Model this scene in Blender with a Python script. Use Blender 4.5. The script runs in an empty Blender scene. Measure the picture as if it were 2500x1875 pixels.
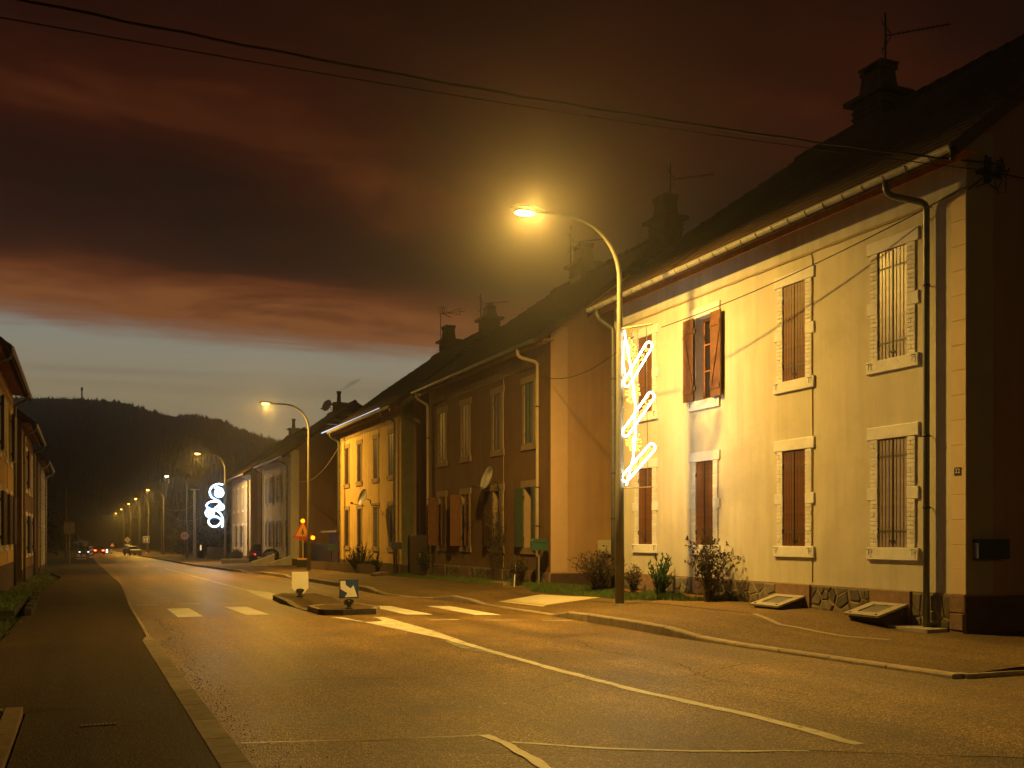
import bpy, math, random
from mathutils import Vector, Matrix
R = math.radians
random.seed(7)
S = bpy.context.scene
COL = S.collection

# ------------------------------------------------------------------ camera
CAMZ = 1.55
cam = bpy.data.cameras.new('camera')
cam.sensor_width = 36.0
cam.lens = 36.0 * 2486 / 2500
cam.shift_y = (1311 - 937.5) / 2500
cam.clip_start = 0.1
cam.clip_end = 4000
camo = bpy.data.objects.new('camera', cam)
COL.objects.link(camo)
camo.location = (0, 0, CAMZ)
camo.rotation_euler = (R(90), 0, R(-22.82))
S.camera = camo

# ------------------------------------------------------------------ world: dusk sky with low cloud deck
W = bpy.data.worlds.new('World')
S.world = W
W.use_nodes = True
nt = W.node_tree
nt.nodes.clear()


class NG:
    def __init__(s, t):
        s.t = t

    def n(s, typ, **kw):
        nd = s.t.nodes.new(typ)
        for k, v in kw.items():
            if k.startswith('i_'):
                nd.inputs[k[2:].replace('_', ' ')].default_value = v
            else:
                setattr(nd, k, v)
        return nd

    def l(s, a, b):
        s.t.links.new(a, b)

    def math(s, op, a, b=None, c=None, clamp=False):
        nd = s.t.nodes.new('ShaderNodeMath')
        nd.operation = op
        nd.use_clamp = clamp
        for i, v in enumerate((a, b, c)):
            if v is None:
                continue
            if isinstance(v, (int, float)):
                nd.inputs[i].default_value = v
            else:
                s.l(v, nd.inputs[i])
        return nd.outputs[0]

    def ramp(s, fac, stops, interp='LINEAR'):
        nd = s.t.nodes.new('ShaderNodeValToRGB')
        cr = nd.color_ramp
        cr.interpolation = interp
        while len(cr.elements) < len(stops):
            cr.elements.new(0.5)
        for e, (p, c) in zip(cr.elements, stops):
            e.position = p
            e.color = (c[0], c[1], c[2], 1) if not isinstance(c, (int, float)) else (c, c, c, 1)
        s.l(fac, nd.inputs[0])
        return nd.outputs[0]

    def mix(s, fac, a, b, mode='MIX'):
        nd = s.t.nodes.new('ShaderNodeMix')
        nd.data_type = 'RGBA'
        nd.blend_type = mode
        for sock, v in ((nd.inputs[0], fac), (nd.inputs[6], a), (nd.inputs[7], b)):
            if isinstance(v, (int, float)):
                sock.default_value = v
            elif isinstance(v, tuple):
                sock.default_value = (*v, 1)
            else:
                s.l(v, sock)
        return nd.outputs[2]


g = NG(nt)
tc = g.n('ShaderNodeTexCoord')
sep = g.n('ShaderNodeSeparateXYZ')
g.l(tc.outputs['Generated'], sep.inputs[0])
zc = g.math('MAXIMUM', sep.outputs[2], 0.0)
zd = g.math('ADD', zc, 0.06)
cx = g.math('DIVIDE', sep.outputs[0], zd)
cy = g.math('DIVIDE', sep.outputs[1], zd)
comb = g.n('ShaderNodeCombineXYZ')
g.l(cx, comb.inputs[0])
g.l(cy, comb.inputs[1])
mp = g.n('ShaderNodeMapping')
mp.inputs['Rotation'].default_value = (0, 0, R(-28))
mp.inputs['Scale'].default_value = (0.42, 0.62, 1)
mp.inputs['Location'].default_value = (1.7, 0.4, 0)
g.l(comb.outputs[0], mp.inputs[0])
n1 = g.n('ShaderNodeTexNoise', i_Scale=1.0, i_Detail=5.0, i_Roughness=0.5, i_Distortion=0.9)
g.l(mp.outputs[0], n1.inputs['Vector'])
n2 = g.n('ShaderNodeTexNoise', i_Scale=3.4, i_Detail=8.0, i_Roughness=0.62, i_Distortion=0.7)
g.l(mp.outputs[0], n2.inputs['Vector'])
# clear strip over the hills
clear = g.ramp(zc, [(0.0, (0.33, 0.25, 0.12)), (0.13, (0.33, 0.27, 0.16)), (0.165, (0.31, 0.28, 0.20)),
                    (0.19, (0.27, 0.275, 0.235)), (0.215, (0.18, 0.235, 0.255)), (0.4, (0.03, 0.04, 0.06))])
# cloud cover above it, ragged lower edge, thin streaks inside the strip
# the deck's edge hangs lower towards the right of the street
edge = g.math('MULTIPLY_ADD', sep.outputs[0], 0.055, zc)
w1 = g.math('MULTIPLY_ADD', n1.outputs[0], 0.10, edge)
w2 = g.math('MULTIPLY_ADD', n2.outputs[0], 0.045, w1)
cover = g.ramp(w2, [(0.258, 0.0), (0.29, 1.0)], 'EASE')
streak = g.n('ShaderNodeMapping')
streak.inputs['Scale'].default_value = (1.3, 1.3, 34)
g.l(tc.outputs['Generated'], streak.inputs[0])
n3 = g.n('ShaderNodeTexNoise', i_Scale=1.0, i_Detail=3.0)
g.l(streak.outputs[0], n3.inputs['Vector'])
st = g.ramp(n3.outputs[0], [(0.56, 0.0), (0.76, 0.25)])
thin = g.math('MAXIMUM', cover, st)
# cloud colour: glowing under-edge low down, dark brown overhead
glow = g.ramp(zc, [(0.0, 0.9), (0.17, 1.0), (0.215, 0.75), (0.25, 0.34), (0.31, 0.27), (0.40, 0.16), (0.55, 0.035), (1.0, 0.02)])
tex = g.ramp(n1.outputs[0], [(0.36, 0.02), (0.62, 1.5)])
tex2 = g.ramp(n2.outputs[0], [(0.3, 0.35), (0.68, 1.4)])
lum = g.math('MULTIPLY', g.math('MULTIPLY', glow, tex), tex2)
cc = g.ramp(lum, [(0.0, (0.0066, 0.0027, 0.0019)), (0.25, (0.032, 0.0062, 0.0024)), (0.6, (0.122, 0.029, 0.0065)), (1.0, (0.22, 0.07, 0.018))])
# the after-glow is strongest where the street runs and fades round to the back
vd = g.n('ShaderNodeVectorMath', operation='DOT_PRODUCT')
g.l(tc.outputs['Generated'], vd.inputs[0])
vd.inputs[1].default_value = (0.05, 0.998, 0.0)
az = g.ramp(g.math('MULTIPLY_ADD', vd.outputs['Value'], 0.5, 0.5), [(0.0, 0.2), (0.55, 0.35), (0.93, 1.0)])
clear = g.mix(1.0, clear, az, 'MULTIPLY')
cc = g.mix(1.0, cc, g.ramp(g.math('MULTIPLY_ADD', vd.outputs['Value'], 0.5, 0.5), [(0.0, 0.35), (0.9, 1.0)]), 'MULTIPLY')
skyc = g.mix(thin, clear, cc)
bg = g.n('ShaderNodeBackground', i_Strength=1.0)
g.l(skyc, bg.inputs[0])
ow = g.n('ShaderNodeOutputWorld')
g.l(bg.outputs[0], ow.inputs[0])

S.view_settings.view_transform = 'Standard'
S.view_settings.look = 'None'
S.view_settings.exposure = 0.0
S.view_settings.gamma = 1.0
S.view_settings.use_curve_mapping = False
S.render.engine = 'CYCLES'
S.cycles.use_denoising = True
S.cycles.max_bounces = 6
S.cycles.volume_bounces = 0
S.cycles.sample_clamp_indirect = 4.0
S.cycles.caustics_reflective = False
S.cycles.caustics_refractive = False

SODIUM = (1.0, 0.52, 0.07)      # older lamps down the street
SODIUM1 = (1.0, 0.56, 0.095)    # the nearest lamp burns more golden
LAMP_W = 1220.0
BEAM_W = 190.0                 # each of the two beams a street luminaire throws along the road
HAZE = 0.0009


# ------------------------------------------------------------------ materials
def mat(name, col, rough=0.8, var=0.25, scale=3.0, bump=0.0, bscale=60.0, metal=0.0, spec=0.35, rnd=0.0,
        streak=0.0, stain=None, stain_amt=0.0, emit=None, estr=0.0, trans=0.0):
    m = bpy.data.materials.new(name)
    m.use_nodes = True
    t = m.node_tree
    t.nodes.clear()
    k = NG(t)
    out = k.n('ShaderNodeOutputMaterial')
    p = k.n('ShaderNodeBsdfPrincipled')
    k.l(p.outputs[0], out.inputs[0])
    tcn = k.n('ShaderNodeTexCoord')
    no = k.n('ShaderNodeTexNoise', i_Scale=scale, i_Detail=6.0, i_Roughness=0.6)
    k.l(tcn.outputs['Object'], no.inputs['Vector'])
    f = k.ramp(no.outputs[0], [(0.25, 1.0 - var), (0.75, 1.0 + var * 0.6)])
    c = k.mix(1.0, col, f, 'MULTIPLY')
    if streak:
        ms = k.n('ShaderNodeMapping')
        ms.inputs['Scale'].default_value = (3.0, 3.0, 0.22)
        k.l(tcn.outputs['Object'], ms.inputs[0])
        ns = k.n('ShaderNodeTexNoise', i_Scale=1.6, i_Detail=5.0, i_Roughness=0.6)
        k.l(ms.outputs[0], ns.inputs['Vector'])
        fs = k.ramp(ns.outputs[0], [(0.3, 1.0 - streak), (0.62, 1.0)])
        c = k.mix(1.0, c, fs, 'MULTIPLY')
    if stain is not None:
        n5 = k.n('ShaderNodeTexNoise', i_Scale=scale * 0.45, i_Detail=7.0, i_Roughness=0.65, i_Distortion=0.6)
        k.l(tcn.outputs['Object'], n5.inputs['Vector'])
        fs = k.ramp(n5.outputs[0], [(0.50, 0.0), (0.68, stain_amt)])
        c = k.mix(fs, c, stain)
    if rnd:
        oi = k.n('ShaderNodeObjectInfo')
        fr = k.ramp(oi.outputs['Random'], [(0.0, 1.0 - rnd), (1.0, 1.0 + rnd)])
        c = k.mix(1.0, c, fr, 'MULTIPLY')
    k.l(c, p.inputs['Base Color'])
    p.inputs['Roughness'].default_value = rough
    p.inputs['Metallic'].default_value = metal
    p.inputs['Specular IOR Level'].default_value = spec
    if trans:
        p.inputs['Transmission Weight'].default_value = trans
    if emit:
        p.inputs['Emission Color'].default_value = (*emit, 1)
        p.inputs['Emission Strength'].default_value = estr
    if bump:
        nb = k.n('ShaderNodeTexNoise', i_Scale=bscale, i_Detail=4.0, i_Roughness=0.6)
        k.l(tcn.outputs['Object'], nb.inputs['Vector'])
        b = k.n('ShaderNodeBump', i_Strength=bump, i_Distance=0.02)
        k.l(nb.outputs[0], b.inputs['Height'])
        k.l(b.outputs[0], p.inputs['Normal'])
    return m


def asphalt(name, col, speck, rough, bump, patch, scale=55.0):
    m = bpy.data.materials.new(name)
    m.use_nodes = True
    t = m.node_tree
    t.nodes.clear()
    k = NG(t)
    out = k.n('ShaderNodeOutputMaterial')
    p = k.n('ShaderNodeBsdfPrincipled')
    k.l(p.outputs[0], out.inputs[0])
    tcn = k.n('ShaderNodeTexCoord')
    v = k.n('ShaderNodeTexVoronoi', i_Scale=scale)
    k.l(tcn.outputs['Object'], v.inputs['Vector'])
    hs = k.n('ShaderNodeSeparateColor')
    k.l(v.outputs['Color'], hs.inputs[0])
    f = k.ramp(hs.outputs[0], [(0.0, 0.35), (0.7, 1.05), (1.0, 1.0 + speck)])
    n = k.n('ShaderNodeTexNoise', i_Scale=0.55, i_Detail=7.0, i_Roughness=0.62)
    k.l(tcn.outputs['Object'], n.inputs['Vector'])
    f2 = k.ramp(n.outputs[0], [(0.3, 1.0 - patch), (0.7, 1.0 + patch)])
    ml = k.n('ShaderNodeMapping')
    ml.inputs['Scale'].default_value = (1.1, 0.05, 1)
    k.l(tcn.outputs['Object'], ml.inputs[0])
    n4 = k.n('ShaderNodeTexNoise', i_Scale=1.0, i_Detail=3.0)
    k.l(ml.outputs[0], n4.inputs['Vector'])
    f4 = k.ramp(n4.outputs[0], [(0.35, 0.68), (0.65, 1.25)])
    c = k.mix(1.0, col, f, 'MULTIPLY')
    c = k.mix(1.0, c, f2, 'MULTIPLY')
    c = k.mix(1.0, c, f4, 'MULTIPLY')
    k.l(c, p.inputs['Base Color'])
    rr = k.ramp(n.outputs[0], [(0.3, rough - 0.07), (0.7, rough + 0.09)])
    k.l(rr, p.inputs['Roughness'])
    p.inputs['Specular IOR Level'].default_value = 0.34
    b = k.n('ShaderNodeBump', i_Strength=bump, i_Distance=0.012)
    k.l(v.outputs['Distance'], b.inputs['Height'])
    k.l(b.outputs[0], p.inputs['Normal'])
    return m


def worn(name, col, wear, scale=7.0, thr=0.5):
    """road paint with patches worn through to the asphalt below"""
    m = bpy.data.materials.new(name)
    m.use_nodes = True
    t = m.node_tree
    t.nodes.clear()
    k = NG(t)
    out = k.n('ShaderNodeOutputMaterial')
    p = k.n('ShaderNodeBsdfPrincipled')
    k.l(p.outputs[0], out.inputs[0])
    tcn = k.n('ShaderNodeTexCoord')
    n = k.n('ShaderNodeTexNoise', i_Scale=scale, i_Detail=8.0, i_Roughness=0.72)
    k.l(tcn.outputs['Object'], n.inputs['Vector'])
    f = k.ramp(n.outputs[0], [(thr, 0.0), (thr + 0.08, wear)])
    n2 = k.n('ShaderNodeTexNoise', i_Scale=1.4, i_Detail=4.0)
    k.l(tcn.outputs['Object'], n2.inputs['Vector'])
    f2 = k.ramp(n2.outputs[0], [(0.3, 0.72), (0.7, 1.05)])
    c = k.mix(1.0, col, f2, 'MULTIPLY')
    c = k.mix(f, c, (0.085, 0.08, 0.07))
    k.l(c, p.inputs['Base Color'])
    p.inputs['Roughness'].default_value = 0.6
    return m


def emis(name, col, s):
    m = bpy.data.materials.new(name)
    m.use_nodes = True
    t = m.node_tree
    t.nodes.clear()
    k = NG(t)
    out = k.n('ShaderNodeOutputMaterial')
    e = k.n('ShaderNodeEmission', i_Strength=s)
    e.inputs[0].default_value = (*col, 1)
    k.l(e.outputs[0], out.inputs[0])
    return m


M = {}
M['cream'] = mat('cream_render', (0.60, 0.565, 0.475), 0.9, 0.10, 1.3, 0.25, 90, streak=0.15, stain=(0.40, 0.37, 0.30), stain_amt=0.5)
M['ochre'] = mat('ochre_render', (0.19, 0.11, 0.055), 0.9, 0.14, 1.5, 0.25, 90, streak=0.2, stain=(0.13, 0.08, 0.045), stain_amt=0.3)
M['yellow'] = mat('yellow_render', (0.62, 0.44, 0.17), 0.9, 0.12, 1.5, 0.25, 90, streak=0.25, stain=(0.35, 0.22, 0.08), stain_amt=0.35)
M['white'] = mat('white_render', (0.70, 0.67, 0.60), 0.9, 0.1, 1.5, 0.2, 90, streak=0.15)
M['grey'] = mat('grey_render', (0.5, 0.46, 0.42), 0.9, 0.12, 1.5, 0.2, 90, streak=0.2)
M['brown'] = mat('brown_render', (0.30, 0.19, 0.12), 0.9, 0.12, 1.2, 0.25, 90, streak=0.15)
M['frieze'] = mat('frieze_plaster', (0.52, 0.51, 0.47), 0.92, 0.12, 2.0, 0.2, 70, streak=0.2)
M['quoin'] = mat('quoin_paint', (0.64, 0.52, 0.38), 0.9, 0.08, 3.0, 0.2, 80, rnd=0.04)
M['stone_white'] = mat('painted_stone', (0.72, 0.725, 0.74), 0.85, 0.12, 5.0, 0.3, 70, stain=(0.52, 0.48, 0.42), stain_amt=0.35)
M['brick_white'] = mat('painted_brick', (0.69, 0.685, 0.68), 0.85, 0.12, 8.0, 0.35, 80, rnd=0.09)
M['stone_tan'] = mat('tan_stone', (0.3, 0.22, 0.13), 0.85, 0.15, 5.0, 0.3, 70)
M['wood_red'] = mat('red_brown_planks', (0.18, 0.078, 0.030), 0.5, 0.35, 9.0, 0.15, 60, rnd=0.12, streak=0.3)
M['wood_grey'] = mat('grey_violet_planks', (0.33, 0.27, 0.26), 0.36, 0.3, 8.0, 0.12, 60, rnd=0.1, spec=0.6)
M['wood_green'] = mat('dark_green_paint', (0.06, 0.085, 0.06), 0.45, 0.3, 8.0, 0.1, 60, rnd=0.1)
M['wood_dark'] = mat('dark_brown_paint', (0.06, 0.035, 0.022), 0.5, 0.3, 8.0, 0.1, 60, rnd=0.1)
M['wood_blue'] = mat('slate_blue_paint', (0.17, 0.17, 0.19), 0.4, 0.3, 8.0, 0.1, 60, rnd=0.1, spec=0.5)
M['wood_orange'] = mat('orange_stained_wood', (0.38, 0.15, 0.045), 0.55, 0.4, 10.0, 0.15, 50, streak=0.3)
M['iron'] = mat('black_iron', (0.025, 0.028, 0.022), 0.5, 0.3, 20.0, 0.1)
M['hinge'] = mat('worn_green_hinge', (0.10, 0.095, 0.06), 0.55, 0.4, 20.0, 0.1)
M['zinc'] = mat('weathered_zinc', (0.40, 0.40, 0.36), 0.62, 0.3, 6.0, 0.1, 30, metal=0.25)
M['pipe'] = mat('painted_pipe', (0.13, 0.135, 0.11), 0.38, 0.25, 6.0, 0.05, 30, metal=0.4)
M['tile'] = mat('dark_clay_tile', (0.06, 0.034, 0.024), 0.85, 0.4, 2.2, 0.3, 40, rnd=0.25)
M['brick_dark'] = mat('sooty_chimney', (0.085, 0.052, 0.036), 0.9, 0.35, 5.0, 0.4, 30)
M['mortar'] = mat('yellow_mortar', (0.27, 0.2, 0.115), 0.95, 0.25, 12.0, 0.4, 60)
M['rubble'] = mat('grey_green_rubble', (0.15, 0.13, 0.095), 0.85, 0.4, 11.0, 0.5, 40, rnd=0.4)
M['sandstone'] = mat('brown_sandstone', (0.24, 0.155, 0.105), 0.9, 0.3, 9.0, 0.6, 35, rnd=0.14)
M['plinth_dark'] = mat('dark_plinth_render', (0.09, 0.055, 0.04), 0.9, 0.3, 3.0, 0.3, 40)
M['road'] = asphalt('road_asphalt', (0.175, 0.11, 0.036), 2.8, 0.42, 1.0, 0.5, 90)
M['road_new'] = asphalt('road_patch_asphalt', (0.15, 0.095, 0.032), 2.4, 0.44, 1.0, 0.3, 90)
M['pave'] = asphalt('pavement_asphalt', (0.05, 0.031, 0.011), 1.2, 0.8, 0.5, 0.22, 75)
M['paver'] = asphalt('footway_asphalt', (0.14, 0.09, 0.032), 0.9, 0.78, 0.5, 0.25, 75)
M['kerb'] = mat('kerb_stone', (0.31, 0.26, 0.19), 0.8, 0.3, 6.0, 0.4, 60, rnd=0.2)
M['kerb_dark'] = mat('tyre_and_shade_black_kerb', (0.035, 0.03, 0.026), 0.8, 0.5, 4.0, 0.4, 50, rnd=0.1)
M['paint'] = worn('white_road_paint', (0.80, 0.78, 0.70), 0.3, 9.0, 0.62)
M['paint_old'] = worn('old_road_paint', (0.72, 0.68, 0.56), 0.75, 6.0, 0.55)
M['paint_faint'] = worn('faint_road_paint', (0.30, 0.26, 0.18), 1.0, 5.0, 0.46)
M['seam'] = mat('pale_joint_reflection', (0.34, 0.29, 0.2), 0.3, 0.3, 9.0, 0.2, 40, spec=0.6)  # pale tone stands in for light reflected off the bitumen
M['earth'] = mat('earth_and_grass', (0.045, 0.05, 0.022), 0.95, 0.5, 1.2, 0.5, 20)
M['grass'] = mat('grass_blade', (0.10, 0.15, 0.03), 0.7, 0.4, 3.0, rnd=0.0)
M['hill'] = mat('dark_hillside', (0.010, 0.012, 0.006), 0.95, 0.5, 0.05)
M['spruce'] = mat('spruce_needles', (0.008, 0.011, 0.005), 0.95, 0.4, 0.1)
M['leaf_green'] = mat('juniper_green', (0.035, 0.105, 0.03), 0.6, 0.5, 9.0)
M['leaf_dry'] = mat('dry_leaf', (0.075, 0.06, 0.028), 0.75, 0.5, 12.0)
M['leaf_dark'] = mat('dark_leaf', (0.04, 0.055, 0.025), 0.7, 0.5, 9.0)
M['leaf_night'] = mat('deep_green_leaf', (0.018, 0.024, 0.011), 0.8, 0.5, 2.0)
M['twig'] = mat('twig_bark', (0.075, 0.05, 0.03), 0.85, 0.4, 20.0)
M['post'] = mat('galvanised_pole', (0.26, 0.25, 0.21), 0.5, 0.2, 3.0, metal=0.35)
M['post_green'] = mat('green_painted_pole', (0.17, 0.165, 0.125), 0.5, 0.2, 3.0, spec=0.5)
M['woodpole'] = mat('weathered_wood_pole', (0.15, 0.11, 0.07), 0.9, 0.4, 2.0)
M['metal_dark'] = mat('dark_metal', (0.03, 0.03, 0.028), 0.5, 0.2, 6.0, metal=0.4)
M['chrome'] = mat('brushed_steel', (0.55, 0.52, 0.46), 0.22, 0.15, 12.0, metal=1.0)
M['box_black'] = mat('black_mailbox_paint', (0.022, 0.018, 0.016), 0.35, 0.2, 6.0)
M['box_green'] = mat('green_mailbox_paint', (0.03, 0.085, 0.05), 0.4, 0.2, 6.0)
M['box_white'] = mat('cream_meter_box', (0.62, 0.56, 0.42), 0.6, 0.12, 5.0)
M['sign_white'] = mat('white_sign_face', (0.78, 0.76, 0.70), 0.45, 0.06, 5.0)
M['sign_tan'] = mat('bare_sign_back', (0.3, 0.26, 0.2), 0.5, 0.15, 5.0)
M['sign_blue'] = mat('blue_sign_face', (0.03, 0.07, 0.22), 0.4, 0.1, 5.0)
M['sign_red'] = mat('red_sign_face', (0.5, 0.03, 0.025), 0.45, 0.1, 5.0)
M['sign_yellow'] = mat('yellow_sign_face', (0.65, 0.33, 0.04), 0.45, 0.1, 5.0)
M['black'] = mat('black_print', (0.012, 0.012, 0.012), 0.6, 0.1, 5.0)
M['concrete'] = mat('hatch_concrete', (0.36, 0.33, 0.28), 0.8, 0.2, 5.0, 0.3, 40, stain=(0.2, 0.17, 0.13), stain_amt=0.4)
M['grate'] = mat('grey_grating', (0.17, 0.17, 0.16), 0.5, 0.2, 20.0, metal=0.3)
M['terracotta'] = mat('terracotta_edging', (0.34, 0.12, 0.05), 0.85, 0.3, 9.0, 0.3)
M['glass'] = mat('dark_window_glass', (0.015, 0.015, 0.016), 0.06, 0.1, 1.0, spec=0.9)
M['cable'] = mat('black_cable', (0.015, 0.014, 0.013), 0.6, 0.1, 5.0)
M['cable_pale'] = mat('painted_cable', (0.42, 0.33, 0.18), 0.7, 0.1, 5.0)
M['dish'] = mat('grey_dish', (0.36, 0.34, 0.3), 0.5, 0.15, 5.0)
M['car'] = mat('dark_car_paint', (0.03, 0.033, 0.04), 0.25, 0.05, 1.0, spec=0.7)
M['car_silver'] = mat('silver_car_paint', (0.3, 0.3, 0.3), 0.3, 0.05, 1.0, metal=0.5)
M['rubber'] = mat('tyre_rubber', (0.02, 0.02, 0.02), 0.8, 0.1, 5.0)
M['e_lamp'] = emis('sodium_lens', (1.0, 0.54, 0.085), 1500.0)
M['e_lamp_far'] = emis('sodium_lens_far', (1.0, 0.38, 0.06), 26.0)
M['e_lamp_cool'] = emis('pale_lamp_lens', (1.0, 0.88, 0.55), 22.0)
M['e_warm'] = emis('warm_white_rope_light', (1.0, 0.86, 0.62), 26.0)
M['e_gold'] = emis('golden_bulbs', (1.0, 0.50, 0.08), 4.5)
M['e_ice'] = emis('cold_white_rope_light', (0.55, 0.78, 1.0), 17.0)
M['e_blue'] = emis('blue_rope_light', (0.04, 0.30, 1.0), 1.6)
M['e_icicle'] = emis('icicle_bulb', (0.75, 0.85, 1.0), 1.1)
M['e_amber'] = emis('amber_flasher', (1.0, 0.22, 0.004), 5.0)
M['e_red'] = emis('tail_light', (1.0, 0.03, 0.008), 40.0)
M['e_white'] = emis('headlight', (0.95, 1.0, 0.92), 2.0)
M['e_room'] = emis('lit_window', (1.0, 0.45, 0.12), 0.35)


# ------------------------------------------------------------------ mesh building
class MB:
    def __init__(s):
        s.v = []
        s.f = []

    def quad(s, *p):
        n = len(s.v)
        s.v += [tuple(q) for q in p]
        s.f.append(tuple(range(n, n + len(p))))
        return s

    def box(s, x0, x1, y0, y1, z0, z1, mtx=None):
        n = len(s.v)
        pts = [(x0, y0, z0), (x1, y0, z0), (x1, y1, z0), (x0, y1, z0), (x0, y0, z1), (x1, y0, z1), (x1, y1, z1), (x0, y1, z1)]
        if mtx is not None:
            pts = [tuple(mtx @ Vector(p)) for p in pts]
        s.v += pts
        s.f += [tuple(n + i for i in f) for f in ((0, 3, 2, 1), (4, 5, 6, 7), (0, 1, 5, 4), (1, 2, 6, 5), (2, 3, 7, 6), (3, 0, 4, 7))]
        return s

    def cbox(s, x0, x1, y0, y1, z0, z1, c=0.006, j=0.0):
        """box chamfered on the -X face (the face that looks at the street) and slightly uneven"""
        r = lambda: random.uniform(-j, j)
        n = len(s.v)
        s.v += [(x1, y0, z0), (x1, y1, z0), (x1, y1, z1), (x1, y0, z1),
                (x0 + c, y0 + r(), z0 + r()), (x0 + c, y1 + r(), z0 + r()), (x0 + c, y1 + r(), z1 + r()), (x0 + c, y0 + r(), z1 + r()),
                (x0 + r(), y0 + c, z0 + c), (x0 + r(), y1 - c, z0 + c), (x0 + r(), y1 - c, z1 - c), (x0 + r(), y0 + c, z1 - c)]
        for a in (0, 4):
            for i in range(4):
                k = (i + 1) % 4
                s.f.append((n + a + i, n + a + k, n + a + 4 + k, n + a + 4 + i))
        s.f.append((n + 8, n + 9, n + 10, n + 11))
        s.f.append((n + 3, n + 2, n + 1, n + 0))
        return s

    def prism(s, poly, f0, f1):
        """poly: list of 2D points, f0/f1 map a 2D point to 3D for the two caps"""
        n = len(s.v)
        k = len(poly)
        s.v += [tuple(f0(p)) for p in poly] + [tuple(f1(p)) for p in poly]
        s.f.append(tuple(n + i for i in range(k))[::-1])
        s.f.append(tuple(n + k + i for i in range(k)))
        for i in range(k):
            j = (i + 1) % k
            s.f.append((n + i, n + j, n + k + j, n + k + i))
        return s

    def tube(s, path, r, n=8, caps=True):
        path = [Vector(p) for p in path]
        rs = r if isinstance(r, (list, tuple)) else [r] * len(path)
        b = len(s.v)
        up = Vector((0, 0, 1))
        t0 = (path[1] - path[0]).normalized()
        if abs(t0.dot(up)) > 0.95:
            up = Vector((1, 0, 0))
        u = t0.cross(up).normalized()
        for i, p in enumerate(path):
            if i == 0:
                t = t0
            elif i == len(path) - 1:
                t = (path[i] - path[i - 1]).normalized()
            else:
                t = ((path[i + 1] - p).normalized() + (p - path[i - 1]).normalized())
                t = t.normalized() if t.length > 1e-6 else (path[i + 1] - p).normalized()
            u = (u - t * u.dot(t))
            u = u.normalized() if u.length > 1e-6 else t.orthogonal().normalized()
            w = t.cross(u)
            for k in range(n):
                a = 2 * math.pi * k / n
                s.v.append(tuple(p + (u * math.cos(a) + w * math.sin(a)) * rs[i]))
        for i in range(len(path) - 1):
            for k in range(n):
                k2 = (k + 1) % n
                s.f.append((b + i * n + k, b + i * n + k2, b + (i + 1) * n + k2, b + (i + 1) * n + k))
        if caps:
            s.f.append(tuple(b + k for k in range(n))[::-1])
            s.f.append(tuple(b + (len(path) - 1) * n + k for k in range(n)))
        return s

    def lathe(s, prof, n=12, c=(0, 0, 0), sx=1.0, sy=1.0):
        b = len(s.v)
        for (r, z) in prof:
            for k in range(n):
                a = 2 * math.pi * k / n
                s.v.append((c[0] + r * math.cos(a) * sx, c[1] + r * math.sin(a) * sy, c[2] + z))
        for i in range(len(prof) - 1):
            for k in range(n):
                k2 = (k + 1) % n
                s.f.append((b + i * n + k, b + i * n + k2, b + (i + 1) * n + k2, b + (i + 1) * n + k))
        s.f.append(tuple(b + k for k in range(n))[::-1])
        s.f.append(tuple(b + (len(prof) - 1) * n + k for k in range(n)))
        return s

    def mesh(s, name, m, smooth=False):
        me = bpy.data.meshes.new(name)
        me.from_pydata(s.v, [], s.f)
        me.materials.append(m)
        if smooth:
            me.polygons.foreach_set('use_smooth', [True] * len(me.polygons))
        me.update()
        return me

    def obj(s, name, m, parent=None, smooth=False, loc=None, rot=None):
        return place(name, s.mesh(name, m, smooth), parent, loc, rot)


def place(name, me, parent=None, loc=None, rot=None):
    o = bpy.data.objects.new(name, me)
    COL.objects.link(o)
    if parent is not None:
        o.parent = parent
    if loc is not None:
        o.location = loc
    if rot is not None:
        o.rotation_euler = rot
    return o


def tag(o, label=None, cat=None, group=None, kind=None):
    if label:
        o['label'] = label
    if cat:
        o['category'] = cat
    if group:
        o['group'] = group
    if kind:
        o['kind'] = kind
    return o


def thing(name, label, cat, loc=(0, 0, 0), rz=0.0, group=None):
    o = bpy.data.objects.new(name, None)
    COL.objects.link(o)
    o.empty_display_size = 0.2
    o.location = loc
    o.rotation_euler = (0, 0, rz)
    return tag(o, label, cat, group)


KIDS = {}


def kids(o):
    return [c for c in o.children]


def dup(root, loc, rz=0.0, label=None, group=None):
    r = root.copy()
    COL.objects.link(r)
    r.location = loc
    r.rotation_euler = (0, 0, rz)
    if label:
        r['label'] = label
    if group:
        r['group'] = group
    for ch in kids(root):
        c = ch.copy()
        COL.objects.link(c)
        c.parent = r
        for gch in kids(ch):
            d = gch.copy()
            COL.objects.link(d)
            d.parent = c
    return r


def text_mesh(txt, size, depth, m, name):
    cu = bpy.data.curves.new('tmp', 'FONT')
    cu.body = txt
    cu.size = size
    cu.extrude = depth
    cu.align_x = 'CENTER'
    cu.align_y = 'CENTER'
    o = bpy.data.objects.new('tmp', cu)
    COL.objects.link(o)
    dg = bpy.context.evaluated_depsgraph_get()
    me = bpy.data.meshes.new_from_object(o.evaluated_get(dg))
    bpy.data.objects.remove(o)
    me.name = name
    me.materials.clear()
    me.materials.append(m)
    return me


def arc(c, r, a0, a1, n):
    return [(c[0] + r * math.cos(R(a0 + (a1 - a0) * i / n)), c[1] + r * math.sin(R(a0 + (a1 - a0) * i / n))) for i in range(n + 1)]


def lerp(a, b, t):
    return a + (b - a) * t


def interp(x, pts):
    if x <= pts[0][0]:
        return pts[0][1]
    for (a, b), (c, d) in zip(pts, pts[1:]):
        if x <= c:
            return b + (d - b) * (x - a) / (c - a)
    return pts[-1][1]


def gz(y):
    return -0.008 * max(0.0, min(y, 260.0) - 6.0)


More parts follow.
